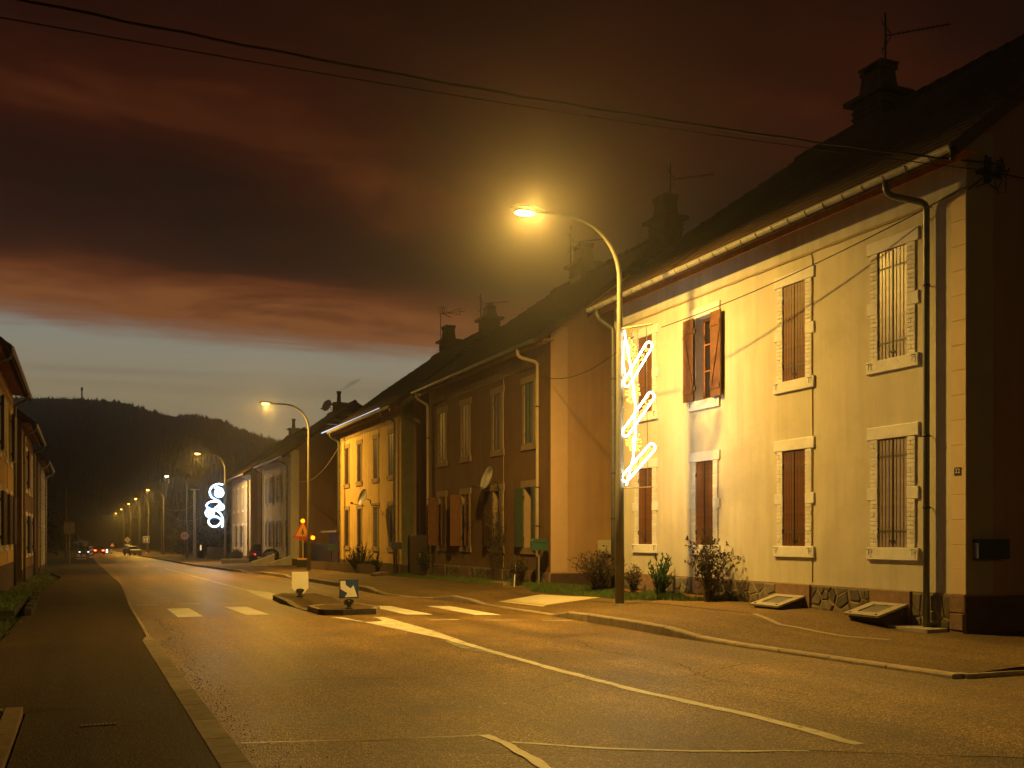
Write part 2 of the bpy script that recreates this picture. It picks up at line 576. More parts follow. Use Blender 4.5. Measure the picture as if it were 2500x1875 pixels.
# ------------------------------------------------------------------ terrain, road, pavements
ys = [-70, -20, 0, 3, 6, 10, 15, 20, 30, 40, 60, 80, 100, 140, 180, 220, 260, 400, 640]
mb = MB()
xs = [-320, -60, -12, 0.5, 14, 60, 540]
for a, b in zip(ys, ys[1:]):
    for c, d in zip(xs, xs[1:]):
        mb.quad((c, a, gz(a) - 0.07), (d, a, gz(a) - 0.07), (d, b, gz(b) - 0.07), (c, b, gz(b) - 0.07))
tag(mb.obj('ground', M['earth']), kind='structure')

ry = [-60, -20, -5, 0, 3, 6] + [8 + 2 * i for i in range(30)] + [70, 80, 90, 100, 120, 150, 180, 220, 260, 300, 400]
mb = MB()
for a, b in zip(ry, ry[1:]):
    for c, d in ((0.6, 4.9), (4.9, 9.3), (9.3, 12.4)):
        mb.quad((c, a, gz(a)), (d, a, gz(a)), (d, b, gz(b)), (c, b, gz(b)))
for a, b in ((-20, -5), (-5, 0), (0, 3), (3, 6), (6, 8), (8, 10)):
    mb.quad((12.4, a, gz(a)), (60, a, gz(a)), (60, b, gz(b)), (12.4, b, gz(b)))
road = tag(mb.obj('road', M['road']), kind='structure')


def flat(poly, dz, m, name, parent):
    """marking lying on the road; cut into short strips so it follows the slope"""
    return MB().quad(*[(x, y, gz(y) + dz) for x, y in poly]).obj(name, m, parent)


# resurfaced strip in the foreground, bitumen joints coloured pale for the light they reflect
flat([(0.95, 7.9), (2.03, 7.62), (2.91, 7.42), (2.97, 7.10), (3.5, 6.63), (4.07, 6.27), (4.83, 5.94), (6.05, 5.16), (9, 3), (9, -6), (0.95, -6)], 0.004, M['road_new'], 'resurfaced_patch', road)


def strip(pts, w, dz, m, name, parent=road, jag=0.0):
    mb = MB()
    L, Rr = [], []
    for i, (x, y) in enumerate(pts):
        a = Vector(pts[max(0, i - 1)])
        b = Vector(pts[min(len(pts) - 1, i + 1)])
        t = (b - a).normalized()
        nn = Vector((-t.y, t.x))
        ww = w[i] if isinstance(w, (list, tuple)) else w
        L.append(Vector((x, y)) + nn * (ww / 2 + random.uniform(-jag, jag)))
        Rr.append(Vector((x, y)) - nn * (ww / 2 + random.uniform(-jag, jag)))
    for i in range(len(pts) - 1):
        mb.quad(*[(p.x, p.y, gz(p.y) + dz) for p in (Rr[i], Rr[i + 1], L[i + 1], L[i])])
    return mb.obj(name, m, parent)


def dense(pts, step=0.25, wob=0.0):
    out = []
    for (a, b), (c, d) in zip(pts, pts[1:]):
        n = max(1, int(math.hypot(c - a, d - b) / step))
        for i in range(n):
            t = i / n
            out.append((lerp(a, c, t) + random.uniform(-wob, wob), lerp(b, d, t) + random.uniform(-wob, wob)))
    out.append(pts[-1])
    return out


strip(dense([(1.1, 7.91), (2.03, 7.62), (2.9, 7.46)], 0.2, 0.01), 0.03, 0.008, M['seam'], 'sealed_joint', jag=0.008)
strip(dense([(2.9, 7.46), (2.93, 7.1), (2.86, 6.22), (2.8, 5.0)], 0.12, 0.012), 0.085, 0.009, M['paint_old'], 'stop_line', jag=0.012)
strip(dense([(2.98, 7.1), (3.5, 6.63), (4.07, 6.27), (4.83, 5.94)], 0.2, 0.008), [0.055] * 9 + [0.03] * 40, 0.008, M['paint_old'], 'sealed_joint', jag=0.007)  # glint along the bitumen seam put in as pale paint
strip(dense([(4.83, 5.94), (6.05, 5.16)], 0.2, 0.008), 0.02, 0.008, M['kerb_dark'], 'sealed_joint', jag=0.006)

for q in (((1.82, 25.45), (2.32, 25.4), (2.33, 22.32), (1.82, 22.3)), ((3.16, 25.6), (3.67, 25.4), (3.71, 22.31), (3.23, 22.37)),
          ((6.44, 24.4), (6.93, 24.15), (6.91, 20.8), (6.39, 21.03)), ((7.73, 23.75), (8.24, 23.5), (8.19, 20.08), (7.70, 20.32))):
    flat(q[::-1], 0.005, M['paint'], 'zebra_stripe', road)
for a, b, y0, y1 in ((1.24, 1.75, 27.3, 27.25), (2.26, 2.77, 27.37, 27.3), (3.26, 3.77, 27.15, 27.05), (6.37, 6.91, 19.41, 19.16), (7.34, 7.9, 18.85, 18.58), (8.35, 8.89, 18.3, 18.05)):
    flat([(a, y0 - 0.06), (b, y1 - 0.06), (b, y1 + 0.06), (a, y0 + 0.06)], 0.005, M['paint_old'], 'crossing_dash', road)
# tapering hatched nose before and after the island, then the worn centre line
flat([(4.72, 20.9), (5.02, 19.35), (5.3, 15.0), (5.45, 15.0), (5.62, 16.9), (5.76, 20.55), (5.55, 20.62), (5.45, 19.5), (5.05, 19.35), (4.95, 20.85)], 0.005, M['paint_old'], 'hatched_nose', road)
flat([(4.66, 26.5), (5.43, 30.3), (5.45, 32.8), (5.05, 35.0), (4.98, 34.6), (4.79, 31.1)][::-1], 0.005, M['paint_old'], 'hatched_nose', road)
strip(dense([(5.03, 34.8), (4.98, 40), (4.95, 52), (4.9, 70)], 0.8, 0.01), 0.11, 0.005, M['paint_old'], 'centre_line')
strip(dense([(5.36, 15.1), (5.25, 12.5), (5.22, 11), (5.22, 9.1), (5.38, 7.4), (5.33, 6.0)], 0.2, 0.01), [0.17] * 3 + [0.12] * 60, 0.005, M['paint_old'], 'centre_line', jag=0.015)
flat([(5.02, 13.9), (5.25, 12.3), (5.31, 12.3), (5.3, 15.1), (5.2, 15.1)], 0.0045, M['paint_faint'], 'old_hatching', road)
for _ in range(7):
    x, y = random.uniform(3.2, 4.4), random.uniform(8.0, 10.2)
    w, h = random.uniform(.015, .045), random.uniform(.02, .05)
    flat([(x, y), (x + w, y + .01), (x + w * .8, y + h), (x - .01, y + h * .8)], 0.005, M['paint_old'], 'paint_fleck', road)
for pts_ in ([(6.6, 8.2), (6.4, 9.6), (6.9, 11.0), (6.7, 12.9), (7.1, 14.2)], [(4.2, 9.5), (5.0, 10.1), (6.2, 9.8), (7.6, 10.6), (8.7, 10.4)], [(1.3, 11.2), (2.3, 11.4), (3.6, 10.9), (4.9, 11.5)]):
    strip(dense(pts_, 0.12, 0.03), 0.012, 0.006, M['kerb_dark'], 'road_crack', jag=0.004)
# worn patches across the far carriageway
for y0, y1, x0, x1 in ((70, 73, 1.6, 7.2), (95, 101, 1.7, 7.0), (125, 133, 1.5, 7.2)):
    flat([(x0, y0), (x1, y0 - 0.6), (x1, y1), (x0, y1 + 0.5)], 0.004, M['road_new'], 'resurfaced_patch', road)
for i in range(5):
    y = 78 + i * 22
    flat([(4.2, y), (4.32, y), (4.32, y + 4), (4.2, y + 4)], 0.005, M['paint_old'], 'centre_dash', road)

# right-hand kerb line: edge position and height above the road
KX = [(8.5, 8.86), (13.9, 8.75), (15.4, 8.85), (18.8, 9.0), (19.3, 9.1), (24, 9.12), (26, 8.95), (27, 8.6), (30, 8.25), (34, 8.4), (46, 8.55), (54, 8.45), (60, 7.8), (76, 7.4), (110, 7.4), (400, 7.4)]
KH = [(8.5, 0.045), (13.2, 0.045), (14.6, 0.15), (18.4, 0.15), (19.3, 0.02), (24.1, 0.02), (24.7, 0.15), (25.8, 0.15), (26.8, 0.03), (30, 0.03), (31.2, 0.15), (44.5, 0.15), (46, 0.03), (47.5, 0.14), (54, 0.14), (55.5, 0.03), (57, 0.03), (58.5, 0.14), (75, 0.14), (400, 0.12)]


def wall_gz(y):
    return interp(y, [(8.5, 0.12), (11.2, 0.13), (12.2, 0.14), (12.9, 0.24), (13.6, 0.285), (17, 0.29), (22, 0.27), (26, 0.20), (30, 0.16), (40, 0.02), (55, -0.12), (75, -0.32), (95, -0.55), (140, -0.95), (400, -1.9)])


def pz(x, y):
    e = interp(y, KX)
    k = gz(y) + interp(y, KH)
    t = max(0.0, min(1.0, (x - e - 0.18) / (12.0 - e - 0.18)))
    return lerp(k, wall_gz(y), t ** 0.8)


py = [8.5, 9, 10, 11, 12, 12.6, 13.2, 14, 14.6, 15.5] + [16 + 0.6 * i for i in range(60)] + [54, 55.5, 57, 58.5, 62, 66, 70, 75, 85, 100, 130, 180, 260, 400]
mb = MB()
for a, b in zip(py, py[1:]):
    for c, d in ((0, .2), (.2, .45), (.45, .75), (.75, 1.0)):
        p = []
        for y, t in ((a, c), (a, d), (b, d), (b, c)):
            x = lerp(interp(y, KX) + 0.14, 12.6, t)
            p.append((x, y, pz(x, y)))
        mb.quad(*p)
# round the corner into the side street
for a, b in ((8.5, 9.0), (9.0, 10), (10, 11.35)):
    mb.quad((12.6, a, pz(12.6, a)), (40, a, pz(12.6, a)), (40, b, pz(12.6, b)), (12.6, b, pz(12.6, b)))
pav = tag(mb.obj('pavement_right', M['paver']), kind='structure')


def kerb_run(y0, y1, parent, m, step=1.0, side=1):
    y = y0
    while y < y1 - 0.05:
        e = min(y + step, y1)
        g_ = 0.009
        mb = MB()
        P = []
        for yy in (y + g_, e - g_):
            x = interp(yy, KX)
            t = gz(yy) + interp(yy, KH) + 0.004
            P.append([(x, yy, gz(yy) - 0.05), (x + 0.012, yy, t - 0.02), (x + 0.03, yy, t), (x + 0.17, yy, t), (x + 0.17, yy, gz(yy) - 0.05)])
        A, B = P
        for i in range(4):
            mb.quad(A[i], A[i + 1], B[i + 1], B[i])
        mb.quad(*A[::-1])
        mb.quad(*B)
        mb.obj('kerb_stone', m, parent)
        y = e


kerb_run(8.5, 62, pav, M['kerb'])
kerb_run(62, 150, pav, M['kerb'], 4.0)
for i in range(8):
    x0 = 9.02 + i * 1.0
    z = pz(12, 8.5) if i > 2 else pz(min(x0, 12), 8.5)
    MB().box(x0, x0 + 0.985, 8.44, 8.6, -0.08, z + 0.004).obj('kerb_stone', M['kerb'], pav)
# tactile paving at the crossing, joints in the pavement
mb = MB()
q = [(9.72, 21.1), (10.95, 20.75), (10.6, 23.4), (9.68, 23.5)]
mb.quad(*[(x, y, pz(x, y) + 0.012) for x, y in q])
mb.quad(*[(x, y, pz(x, y) + 0.006) for x, y in ((9.6, 21.0), (9.72, 21.1), (9.68, 23.5), (9.55, 23.6))])
tp = mb.obj('tactile_paving', mat('tactile_slab', (0.55, 0.47, 0.28), 0.7, 0.15, 8, 0.4, 40), pav)
mb = MB()
for i in range(14):
    for j in range(20):
        x, y = 9.85 + i * 0.06, 21.25 + j * 0.11
        mb.lathe([(0.02, 0), (0.014, 0.006)], 5, (x, y, pz(x, y) + 0.012))
tag(mb.obj('tactile_stud', M['sign_white'], pav), kind='stuff')


def pstrip(pts, w, dz, m, name):
    mb = MB()
    for (a, b), (c, d) in zip(pts, pts[1:]):
        t = Vector((c - a, d - b)).normalized()
        nx, ny = -t.y * w / 2, t.x * w / 2
        mb.quad(*[(x, y, pz(x, y) + dz) for x, y in ((a - nx, b - ny), (c - nx, d - ny), (c + nx, d + ny), (a + nx, b + ny))])
    return mb.obj(name, m, pav)


pstrip(dense([(10.55, 20.4), (10.7, 17.5), (10.75, 14.7)], 0.5), 0.04, 0.006, M['kerb_dark'], 'pavement_joint')
pstrip(dense([(10.75, 14.7), (10.3, 13.4), (10.4, 12.0), (10.6, 11.3)], 0.4), 0.09, 0.006, M['kerb'], 'pavement_joint')
MB().box(11.55, 12, 11.55, 12.35, 0.06, wall_gz(12) + 0.035).obj('downpipe_slab', M['concrete'], pav)

# left pavement
LX = [(-6, 0.82), (16.6, 0.82), (17.4, 0.93), (19.5, 0.97), (26, 1.02), (42, 1.3), (90, 1.05), (400, 0.6)]
LH = [(-6, 0.06), (16, 0.06), (18, 0.025), (28, 0.02), (34, 0.05), (400, 0.07)]
LE = [(-6, -0.46), (9.7, -0.46), (9.9, -1.15), (22, -1.2), (34, -1.2), (52, -0.95), (60, -1.6), (400, -1.6)]
ly = [-6, 0, 4, 6, 8, 9.7, 9.9] + [11 + 1.5 * i for i in range(40)] + [75, 90, 120, 160, 220, 300, 400]
mb = MB()
for a, b in zip(ly, ly[1:]):
    for c, d in ((0, .4), (.4, .8), (.8, 1)):
        p = []
        for y, t in ((a, c), (a, d), (b, d), (b, c)):
            x = lerp(interp(y, LE), interp(y, LX), t)
            p.append((x, y, gz(y) + interp(y, LH) - 0.003 + 0.02 * math.sin(t * 3.1)))
        mb.quad(*p)
for a, b in zip(ly, ly[1:]):
    mb.quad(*[(interp(y, LE), y, gz(y) + z) for y, z in ((a, -0.06), (a, interp(a, LH) - 0.003), (b, interp(b, LH) - 0.003), (b, -0.06))])
lpav = tag(mb.obj('pavement_left', M['pave']), kind='structure')
y = 3.0
while y < 70:
    st_ = 1.0 if y < 40 else 3.0
    e = y + st_ * random.uniform(0.85, 1.1) if y < 18 else y + st_
    P = []
    for yy in (y + 0.007, e - 0.007):
        x = interp(yy, LX) + 0.002
        w = 0.215 if yy < 17 else 0.06
        t = gz(yy) + interp(yy, LH) + 0.004
        P.append([(x, yy, gz(yy) - 0.05), (x, yy, t), (x + w - 0.02, yy, t), (x + w, yy, t - 0.02), (x + w + 0.012, yy, gz(yy) - 0.05)])
    mb = MB()
    for i in range(4):
        mb.quad(P[0][i], P[1][i], P[1][i + 1], P[0][i + 1])
    mb.quad(*P[0])
    mb.quad(*P[1][::-1])
    mb.obj('kerb_stone', M['kerb'], lpav)
    y = e
# drain slot and gravel that collects along the gutter
mb = MB()
for i in range(9):
    mb.box(-0.02 + 0.03 * i, 0.0 + 0.03 * i, 8.7, 8.76, gz(8.7) + 0.078, gz(8.7) + 0.084)
mb.obj('drain_grating', M['grate'], lpav)
mb = MB()
for i in range(600):
    y = random.uniform(6, 22)
    x = interp(y, LX) + 0.24 + abs(random.gauss(0, 0.17)) + (0.1 if y > 17 else 0)
    s_ = random.uniform(0.003, 0.008)
    z = gz(y)
    mb.quad((x - s_, y, z), (x + s_, y - s_, z), (x, y, z + s_ * 1.3))
    mb.quad((x + s_, y - s_, z), (x, y + s_, z), (x, y, z + s_ * 1.3))
    mb.quad((x, y + s_, z), (x - s_, y, z), (x, y, z + s_ * 1.3))
tag(mb.obj('gutter_gravel', mat('gravel', (0.2, 0.16, 0.11), 0.9, 0.4, 9)), 'loose dark gravel lying along the left kerb', kind='stuff')

# planter beside the left pavement (its kerb edge, brick by brick)
pb = thing('planter_bed', 'low kerbed planting bed at the lower left edge of the left pavement', 'planter', (-0.48, 7.5, gz(7.5)))
MB().box(-2.4, -0.14, -3.4, 2.05, -0.03, 0.08).obj('soil', M['earth'], pb)
for i in range(12):
    MB().cbox(0.0, 0.14, -0.01, 0.425, -0.04, 0.1, 0.008, 0.004).obj('edging_stone', M['mortar'], pb, loc=(-0.14, -3.0 + i * 0.435, 0))
for i in range(5):
    MB().box(0.0, 0.425, 0.0, 0.13, -0.04, 0.1).obj('edging_stone', M['mortar'], pb, loc=(-0.14 - (i + 1) * 0.435, 2.06, 0))


# ------------------------------------------------------------------ houses
HL = 10.8      # length of a block along the street
HD = 9.0       # depth
WY = (1.48, 3.94, 6.86, 9.30)
WW, WHT = 0.64, 1.76
ZL, ZU = 1.38, 4.43
EAVE = 7.15
SLOPE = 0.762
OV = 0.55
RIDGE = EAVE + (OV + HD / 2) * SLOPE


def voronoi_cells(n, w, h, rng):
    pts = [(rng.uniform(0, w), rng.uniform(0, h)) for _ in range(n)]
    for _ in range(2):
        cells = []
        for i, (px, py_) in enumerate(pts):
            poly = [(0, 0), (w, 0), (w, h), (0, h)]
            for j, (qx, qy) in enumerate(pts):
                if i == j or abs(qx - px) > 1.2:
                    continue
                mx, my = (px + qx) / 2, (py_ + qy) / 2
                dx, dy = qx - px, qy - py_
                new = []
                for a, b in zip(poly, poly[1:] + poly[:1]):
                    da = (a[0] - mx) * dx + (a[1] - my) * dy
                    db = (b[0] - mx) * dx + (b[1] - my) * dy
                    if da <= 0:
                        new.append(a)
                    if da * db < 0:
                        t = da / (da - db)
                        new.append((lerp(a[0], b[0], t), lerp(a[1], b[1], t)))
                poly = new
                if len(poly) < 3:
                    break
            cells.append(poly)
        pts = [(sum(p[0] for p in c) / len(c), sum(p[1] for p in c) / len(c)) if len(c) > 2 else pts[i] for i, c in enumerate(cells)]
    return [(p, c) for p, c in zip(pts, cells) if len(c) > 2]


plank_me = {}


def shutter(parent, yh, z0, h, w, m, side, ang, detail, x=0.002):
    """one leaf. hinge line at y=yh; the leaf runs along side*y when closed (ang=0) and opens outwards by ang degrees"""
    mb = MB()
    k = 'd' if detail else 's'
    key = (m.name, k, round(h, 2), round(w, 2), ang > 0)
    if detail:
        mb.box(0.010, 0.026, 0.002, w - 0.002, 0.002, h - 0.002)
        for zz in (0.16, h - 0.30):
            mb.box(0.026, 0.045, 0.02, w - 0.02, zz * 1.0, zz + 0.11)
        c = Vector((0.0355, w / 2, h / 2 - 0.03))
        L = math.hypot(w - 0.08, h - 0.6)
        mb.box(-0.0085, 0.0085, -L / 2, L / 2, -0.04, 0.04, Matrix.Translation(c) @ Matrix.Rotation(math.atan2(h - 0.62, w - 0.08), 4, 'X'))
    else:
        n = 4
        for i in range(n):
            mb.box(0, 0.02, w * i / n + 0.006, w * (i + 1) / n - 0.006, 0, h)
        mb.box(0.012, 0.026, 0.003, w - 0.003, 0.01, h - 0.01)
    if key + ('b',) not in plank_me:
        plank_me[key + ('b',)] = mb.mesh('shutter', m if (ang > 0 or not detail) else M['iron'])
    o = place('shutter', plank_me[key + ('b',)], parent)
    # local leaf frame: y from hinge to free edge, -x is the outside face
    if side > 0:
        o.matrix_local = Matrix.Translation((x, yh, z0)) @ Matrix.Rotation(R(ang), 4, 'Z')
    else:
        o.matrix_local = Matrix.Translation((x, yh, z0)) @ Matrix.Rotation(R(-ang), 4, 'Z') @ Matrix.Diagonal((1, -1, 1, 1))
    if detail:
        n = 4
        if key not in plank_me:
            pw = w / n
            gp_ = 0.006 if 'grey' in m.name else 0.003
            plank_me[key] = MB().cbox(-0.004, 0.0098, gp_, pw - gp_, 0, h, 0.004).mesh('plank', m)
        for i in range(n):
            p = place('plank', plank_me[key], o)
            p.location = (0, i * w / n, 0)
    hk = ('hinge', round(w, 2))
    if hk not in plank_me:
        hb = MB().box(-0.010, -0.005, -0.03, w * 0.90, 0.006, 0.036).box(-0.022, 0.012, -0.045, 0.0, -0.02, 0.075)
        plank_me[hk] = hb.mesh('hinge', M['hinge'])
    for zz in (0.24, h - 0.30):
        q = place('hinge', plank_me[hk], o)
        q.location = (0, 0, zz)
    return o


brick_me = {}


def window(house, yc, z0, style, st, lit=None, wt=WW):
    """style: 'brick' (painted brick jambs and stone blocks) or 'plain' (raised band)"""
    y0, y1 = yc - wt / 2, yc + wt / 2
    z1 = z0 + WHT
    fr = st.get('frame', M['wood_orange'])
    mb = MB()
    for a, b, c, d in ((y0 + .002, y0 + .05, z0 + .002, z1 - .002), (y1 - .05, y1 - .002, z0 + .002, z1 - .002), (y0 + .05, y1 - .05, z0 + .002, z0 + .07), (y0 + .05, y1 - .05, z1 - .07, z1 - .002), (yc - .03, yc + .03, z0 + .07, z1 - .07)):
        mb.box(0.18, 0.23, a, b, c, d)
    for zz in (z0 + 0.62, z0 + 1.18):
        mb.box(0.185, 0.225, y0 + .05, yc - .03, zz, zz + .03).box(0.185, 0.225, yc + .03, y1 - .05, zz, zz + .03)
    w = mb.obj('window', fr, house)
    MB().box(0.200, 0.208, y0 + .05, y1 - .05, z0 + .07, z1 - .07).obj('pane', M['e_room'] if lit else M['glass'], w)
    sm = st.get('stone', M['stone_white'])
    e_ = 0.0015
    MB().quad((.001, y0 + e_, z0), (.001, y0 + e_, z1), (.178, y0 + e_, z1), (.178, y0 + e_, z0)).quad((.001, y1 - e_, z1), (.001, y1 - e_, z0), (.178, y1 - e_, z0), (.178, y1 - e_, z1)).quad((.001, y0, z1 - e_), (.001, y1, z1 - e_), (.178, y1, z1 - e_), (.178, y0, z1 - e_)).quad((.001, y1, z0 + e_), (.001, y0, z0 + e_), (.178, y0, z0 + e_), (.178, y1, z0 + e_)).obj('reveal', M['brick_white'] if style == 'brick' else sm, w)
    MB().cbox(-0.032, 0.0, y0 - 0.25, y1 + 0.25, z1, z1 + 0.205, 0.008, 0.004).obj('lintel', sm, w)
    MB().cbox(-0.045, 0.0, y0 - 0.25, y1 + 0.25, z0 - 0.20, z0, 0.008, 0.004).obj('sill', sm, w)
    if style == 'brick':
        jw = 0.175
        for s_ in (-1, 1):
            yb = y0 - 0.245 if s_ < 0 else y1
            MB().cbox(-0.03, 0.0, yb, yb + 0.245, z0 + 0.77, z0 + 0.97, 0.008, 0.004).obj('jamb_stone', sm, w)
            for (a, b, n) in ((z0, z0 + 0.77, 11), (z0 + 0.97, z1, 11)):
                h = (b - a) / n
                for i in range(n):
                    key = ('b', random.randrange(4), round(h, 3), i % 2)
                    if key not in brick_me:
                        mbb = MB()
                        if i % 2:
                            mbb.cbox(-0.026, 0.0, 0.002, jw * 0.5 - 0.002, 0.003, h - 0.003, 0.005, 0.003)
                            mbb.cbox(-0.026, 0.0, jw * 0.5 + 0.002, jw - 0.002, 0.003, h - 0.003, 0.005, 0.003)
                        else:
                            mbb.cbox(-0.026, 0.0, 0.002, jw - 0.002, 0.003, h - 0.003, 0.005, 0.003)
                        brick_me[key] = mbb.mesh('brick', M['brick_white'])
                    o = place('brick', brick_me[key], w)
                    o.location = (random.uniform(-0.0015, 0.0015), y0 - jw if s_ < 0 else y1, a + i * h)
            MB().box(-0.012, -0.0005, (y0 - jw + .003) if s_ < 0 else y1 + .001, (y0 - .001) if s_ < 0 else y1 + jw - .003, z0, z1).obj('mortar_bed', M['brick_white'], w)
    else:
        for s_ in (-1, 1):
            yb = y0 - 0.16 if s_ < 0 else y1
            MB().cbox(-0.025, 0.0, yb, yb + 0.16, z0, z1, 0.006, 0.003).obj('jamb_stone', sm, w)
    # shutter dogs on the sill
    if 'dog' not in brick_me:
        mb = MB()
        mb.tube([(-0.05, -.05, -0.03), (-0.07, 0, -0.03), (-0.07, .05, -0.035)], 0.006, 5)
        mb.tube([(-0.07, 0, -0.03), (-0.07, 0, -0.13)], 0.005, 5)
        brick_me['dog'] = mb.mesh('shutter_dog', M['iron'])
    for yy in (y0 - 0.16, y1 + 0.16):
        place('shutter_dog', brick_me['dog'], w, (0, yy, z0))
    return w


def build_house(name, label, y0, dz, wall, gable, shutters, opts):
    left = opts.get('left')
    if left:
        h = thing(name, label, 'house', (-2.5, y0 + HL, dz), math.pi, 'terrace blocks along the street')
    else:
        h = thing(name, label, 'house', (12.0, y0, dz), 0, 'terrace blocks along the street')
    det = opts.get('detail', 1)
    # front wall with window openings
    ops_ = []
    for i, yc in enumerate(WY):
        for zb in (ZL, ZU):
            ops_.append((yc - WW / 2, yc + WW / 2, zb, zb + WHT))
    yb = sorted({0.0, HL} | {o[0] for o in ops_} | {o[1] for o in ops_})
    zb = sorted({-0.6, 7.45} | {o[2] for o in ops_} | {o[3] for o in ops_})
    mb = MB()
    for a, b in zip(yb, yb[1:]):
        for c, d in zip(zb, zb[1:]):
            if any(a >= o[0] - 1e-6 and b <= o[1] + 1e-6 and c >= o[2] - 1e-6 and d <= o[3] + 1e-6 for o in ops_):
                continue
            mb.quad((0, b, c), (0, a, c), (0, a, d), (0, b, d))
    for (a, b, c, d) in ops_:
        t = 0.26
        mb.quad((0, a, c), (0, a, d), (t, a, d), (t, a, c))
        mb.quad((0, b, d), (0, b, c), (t, b, c), (t, b, d))
        mb.quad((0, a, d), (0, b, d), (t, b, d), (t, a, d))
        mb.quad((0, b, c), (0, a, c), (t, a, c), (t, b, c))
        mb.quad((t, b, c), (t, a, c), (t, a, d), (t, b, d))
    mb.obj('front_wall', wall, h)
    # gables (under the half hips) and the back
    zt = lambda x: EAVE + (min(x, HD - x) + OV) * SLOPE - 0.20
    zh = RIDGE - 1.75
    gp = [(0, -0.6), (HD, -0.6), (HD, zt(HD)), ]
    xr = (zh - EAVE + 0.2) / SLOPE - OV
    gp += [(HD - xr, zh), (xr, zh), (0, zt(0))]
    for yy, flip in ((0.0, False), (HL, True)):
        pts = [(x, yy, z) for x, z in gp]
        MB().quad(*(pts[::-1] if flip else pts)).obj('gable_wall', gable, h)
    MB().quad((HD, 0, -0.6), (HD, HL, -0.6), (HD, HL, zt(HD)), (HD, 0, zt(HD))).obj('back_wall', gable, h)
    # painted frieze under the eaves
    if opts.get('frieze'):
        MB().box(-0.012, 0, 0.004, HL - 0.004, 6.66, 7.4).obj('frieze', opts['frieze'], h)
    # roof: stepped tile courses, half-hipped ends
    mb = MB()
    N = 24
    ya, ybb = -0.28, HL + 0.28
    ins = 1.75
    e0 = Vector((-OV - 0.05, 0, EAVE - 0.02))
    for sgn in (1, -1):
        for i in range(N):
            t0, t1 = i / N, (i + 1) / N
            row = []
            for t, lift in ((t0, 0.05), (t0, 0.015), (t1, 0.02)):
                x = lerp(-OV - 0.05, HD / 2, t)
                z = lerp(EAVE - 0.02, RIDGE, t) + lift
                k = max(0.0, (z - zh) / (RIDGE - zh))
                yy0, yy1 = ya + k * ins, ybb - k * ins
                if sgn < 0:
                    x = HD - x
                row.append(((x, yy0, z), (x, yy1, z)))
            for a in ((row[1], row[0]), (row[0], row[2])):
                q = [a[0][0], a[0][1], a[1][1], a[1][0]]
                mb.quad(*(q if sgn < 0 else q[::-1]))
        # underside of the overhang
        xs_ = (-OV - 0.05, xr + 0.0)
        q = []
        for x in (-OV - 0.05, HD / 2):
            z = EAVE - 0.02 + (x + OV + 0.05) * SLOPE - 0.13
            z = min(z, RIDGE - 0.13)
            k = max(0.0, (z + .13 - zh) / (RIDGE - zh))
            X = x if sgn > 0 else HD - x
            q.append(((X, ya + k * ins, z), (X, ybb - k * ins, z)))
        mb.quad(q[0][0], q[0][1], q[1][1], q[1][0])
    for yy, s_ in ((ya, 1), (ybb, -1)):
        xl = (zh - EAVE + 0.02) / SLOPE - OV - 0.05
        A, B, C = (xl, yy, zh + 0.03), (HD - xl, yy, zh + 0.03), (HD / 2, yy + s_ * ins, RIDGE + 0.03)
        for i in range(8):
            t0, t1 = i / 8, (i + 1) / 8
            f = lambda P, Q, t, l: (lerp(P[0], Q[0], t), lerp(P[1], Q[1], t), lerp(P[2], Q[2], t) + l)
            q = [f(A, C, t0, 0.03), f(B, C, t0, 0.03), f(B, C, t1, 0), f(A, C, t1, 0)]
            mb.quad(*(q if s_ > 0 else q[::-1]))
    rf = mb.obj('roof', M['tile'], h)
    # barge boards on the verges
    for yy in (ya, ybb - 0.03):
        for sgn in (1, -1):
            P = []
            for x in (-OV - 0.05, (zh - EAVE + 0.02) / SLOPE - OV - 0.05):
                z = EAVE - 0.02 + (x + OV + 0.05) * SLOPE
                X = x if sgn > 0 else HD - x
                P.append((X, z))
            pl = [(P[0][0], P[0][1] + .03), (P[1][0], P[1][1] + .03), (P[1][0], P[1][1] - .2), (P[0][0], P[0][1] - .2)]
            MB().prism(pl, lambda p: (p[0], yy, p[1]), lambda p: (p[0], yy + 0.03, p[1])).obj('barge_board', M['wood_dark'], h)
    # ridge tiles, one by one
    key = 'ridge_tile'
    if key not in brick_me:
        mbb = MB()
        for i in range(6):
            a0, a1 = R(-10 + 200 * i / 6), R(-10 + 200 * (i + 1) / 6)
            for r0, r1 in ((0.13, 0.155),):
                mbb.quad((r1 * math.cos(a0), 0, r1 * math.sin(a0)), (r1 * math.cos(a1), 0, r1 * math.sin(a1)), (r0 * math.cos(a1), 0.46, r0 * math.sin(a1)), (r0 * math.cos(a0), 0.46, r0 * math.sin(a0)))
                mbb.quad((0, 0, 0), (r1 * math.cos(a1), 0, r1 * math.sin(a1)), (r1 * math.cos(a0), 0, r1 * math.sin(a0)))
        brick_me[key] = mbb.mesh('ridge_tile', M['tile'])
    yy = ya + ins
    while yy < ybb - ins - 0.2:
        o = place('ridge_tile', brick_me[key], rf)
        o.location = (HD / 2, yy, RIDGE - 0.03 + random.uniform(-0.012, 0.012))
        yy += 0.42
    # eaves: fascia and soffit boards, gutter, brackets
    MB().box(-0.34, -0.305, -0.25, HL + 0.25, 7.0, 7.2).obj('fascia_board', M['wood_orange'], h)
    MB().box(-0.305, -0.013, -0.25, HL + 0.25, 7.13, 7.155).obj('soffit_board', M['wood_orange'], h)
    gm = opts.get('gutter', M['zinc'])
    mb = MB()
    segs = 8
    gx, gz_, gr = -0.56, 7.13, 0.085
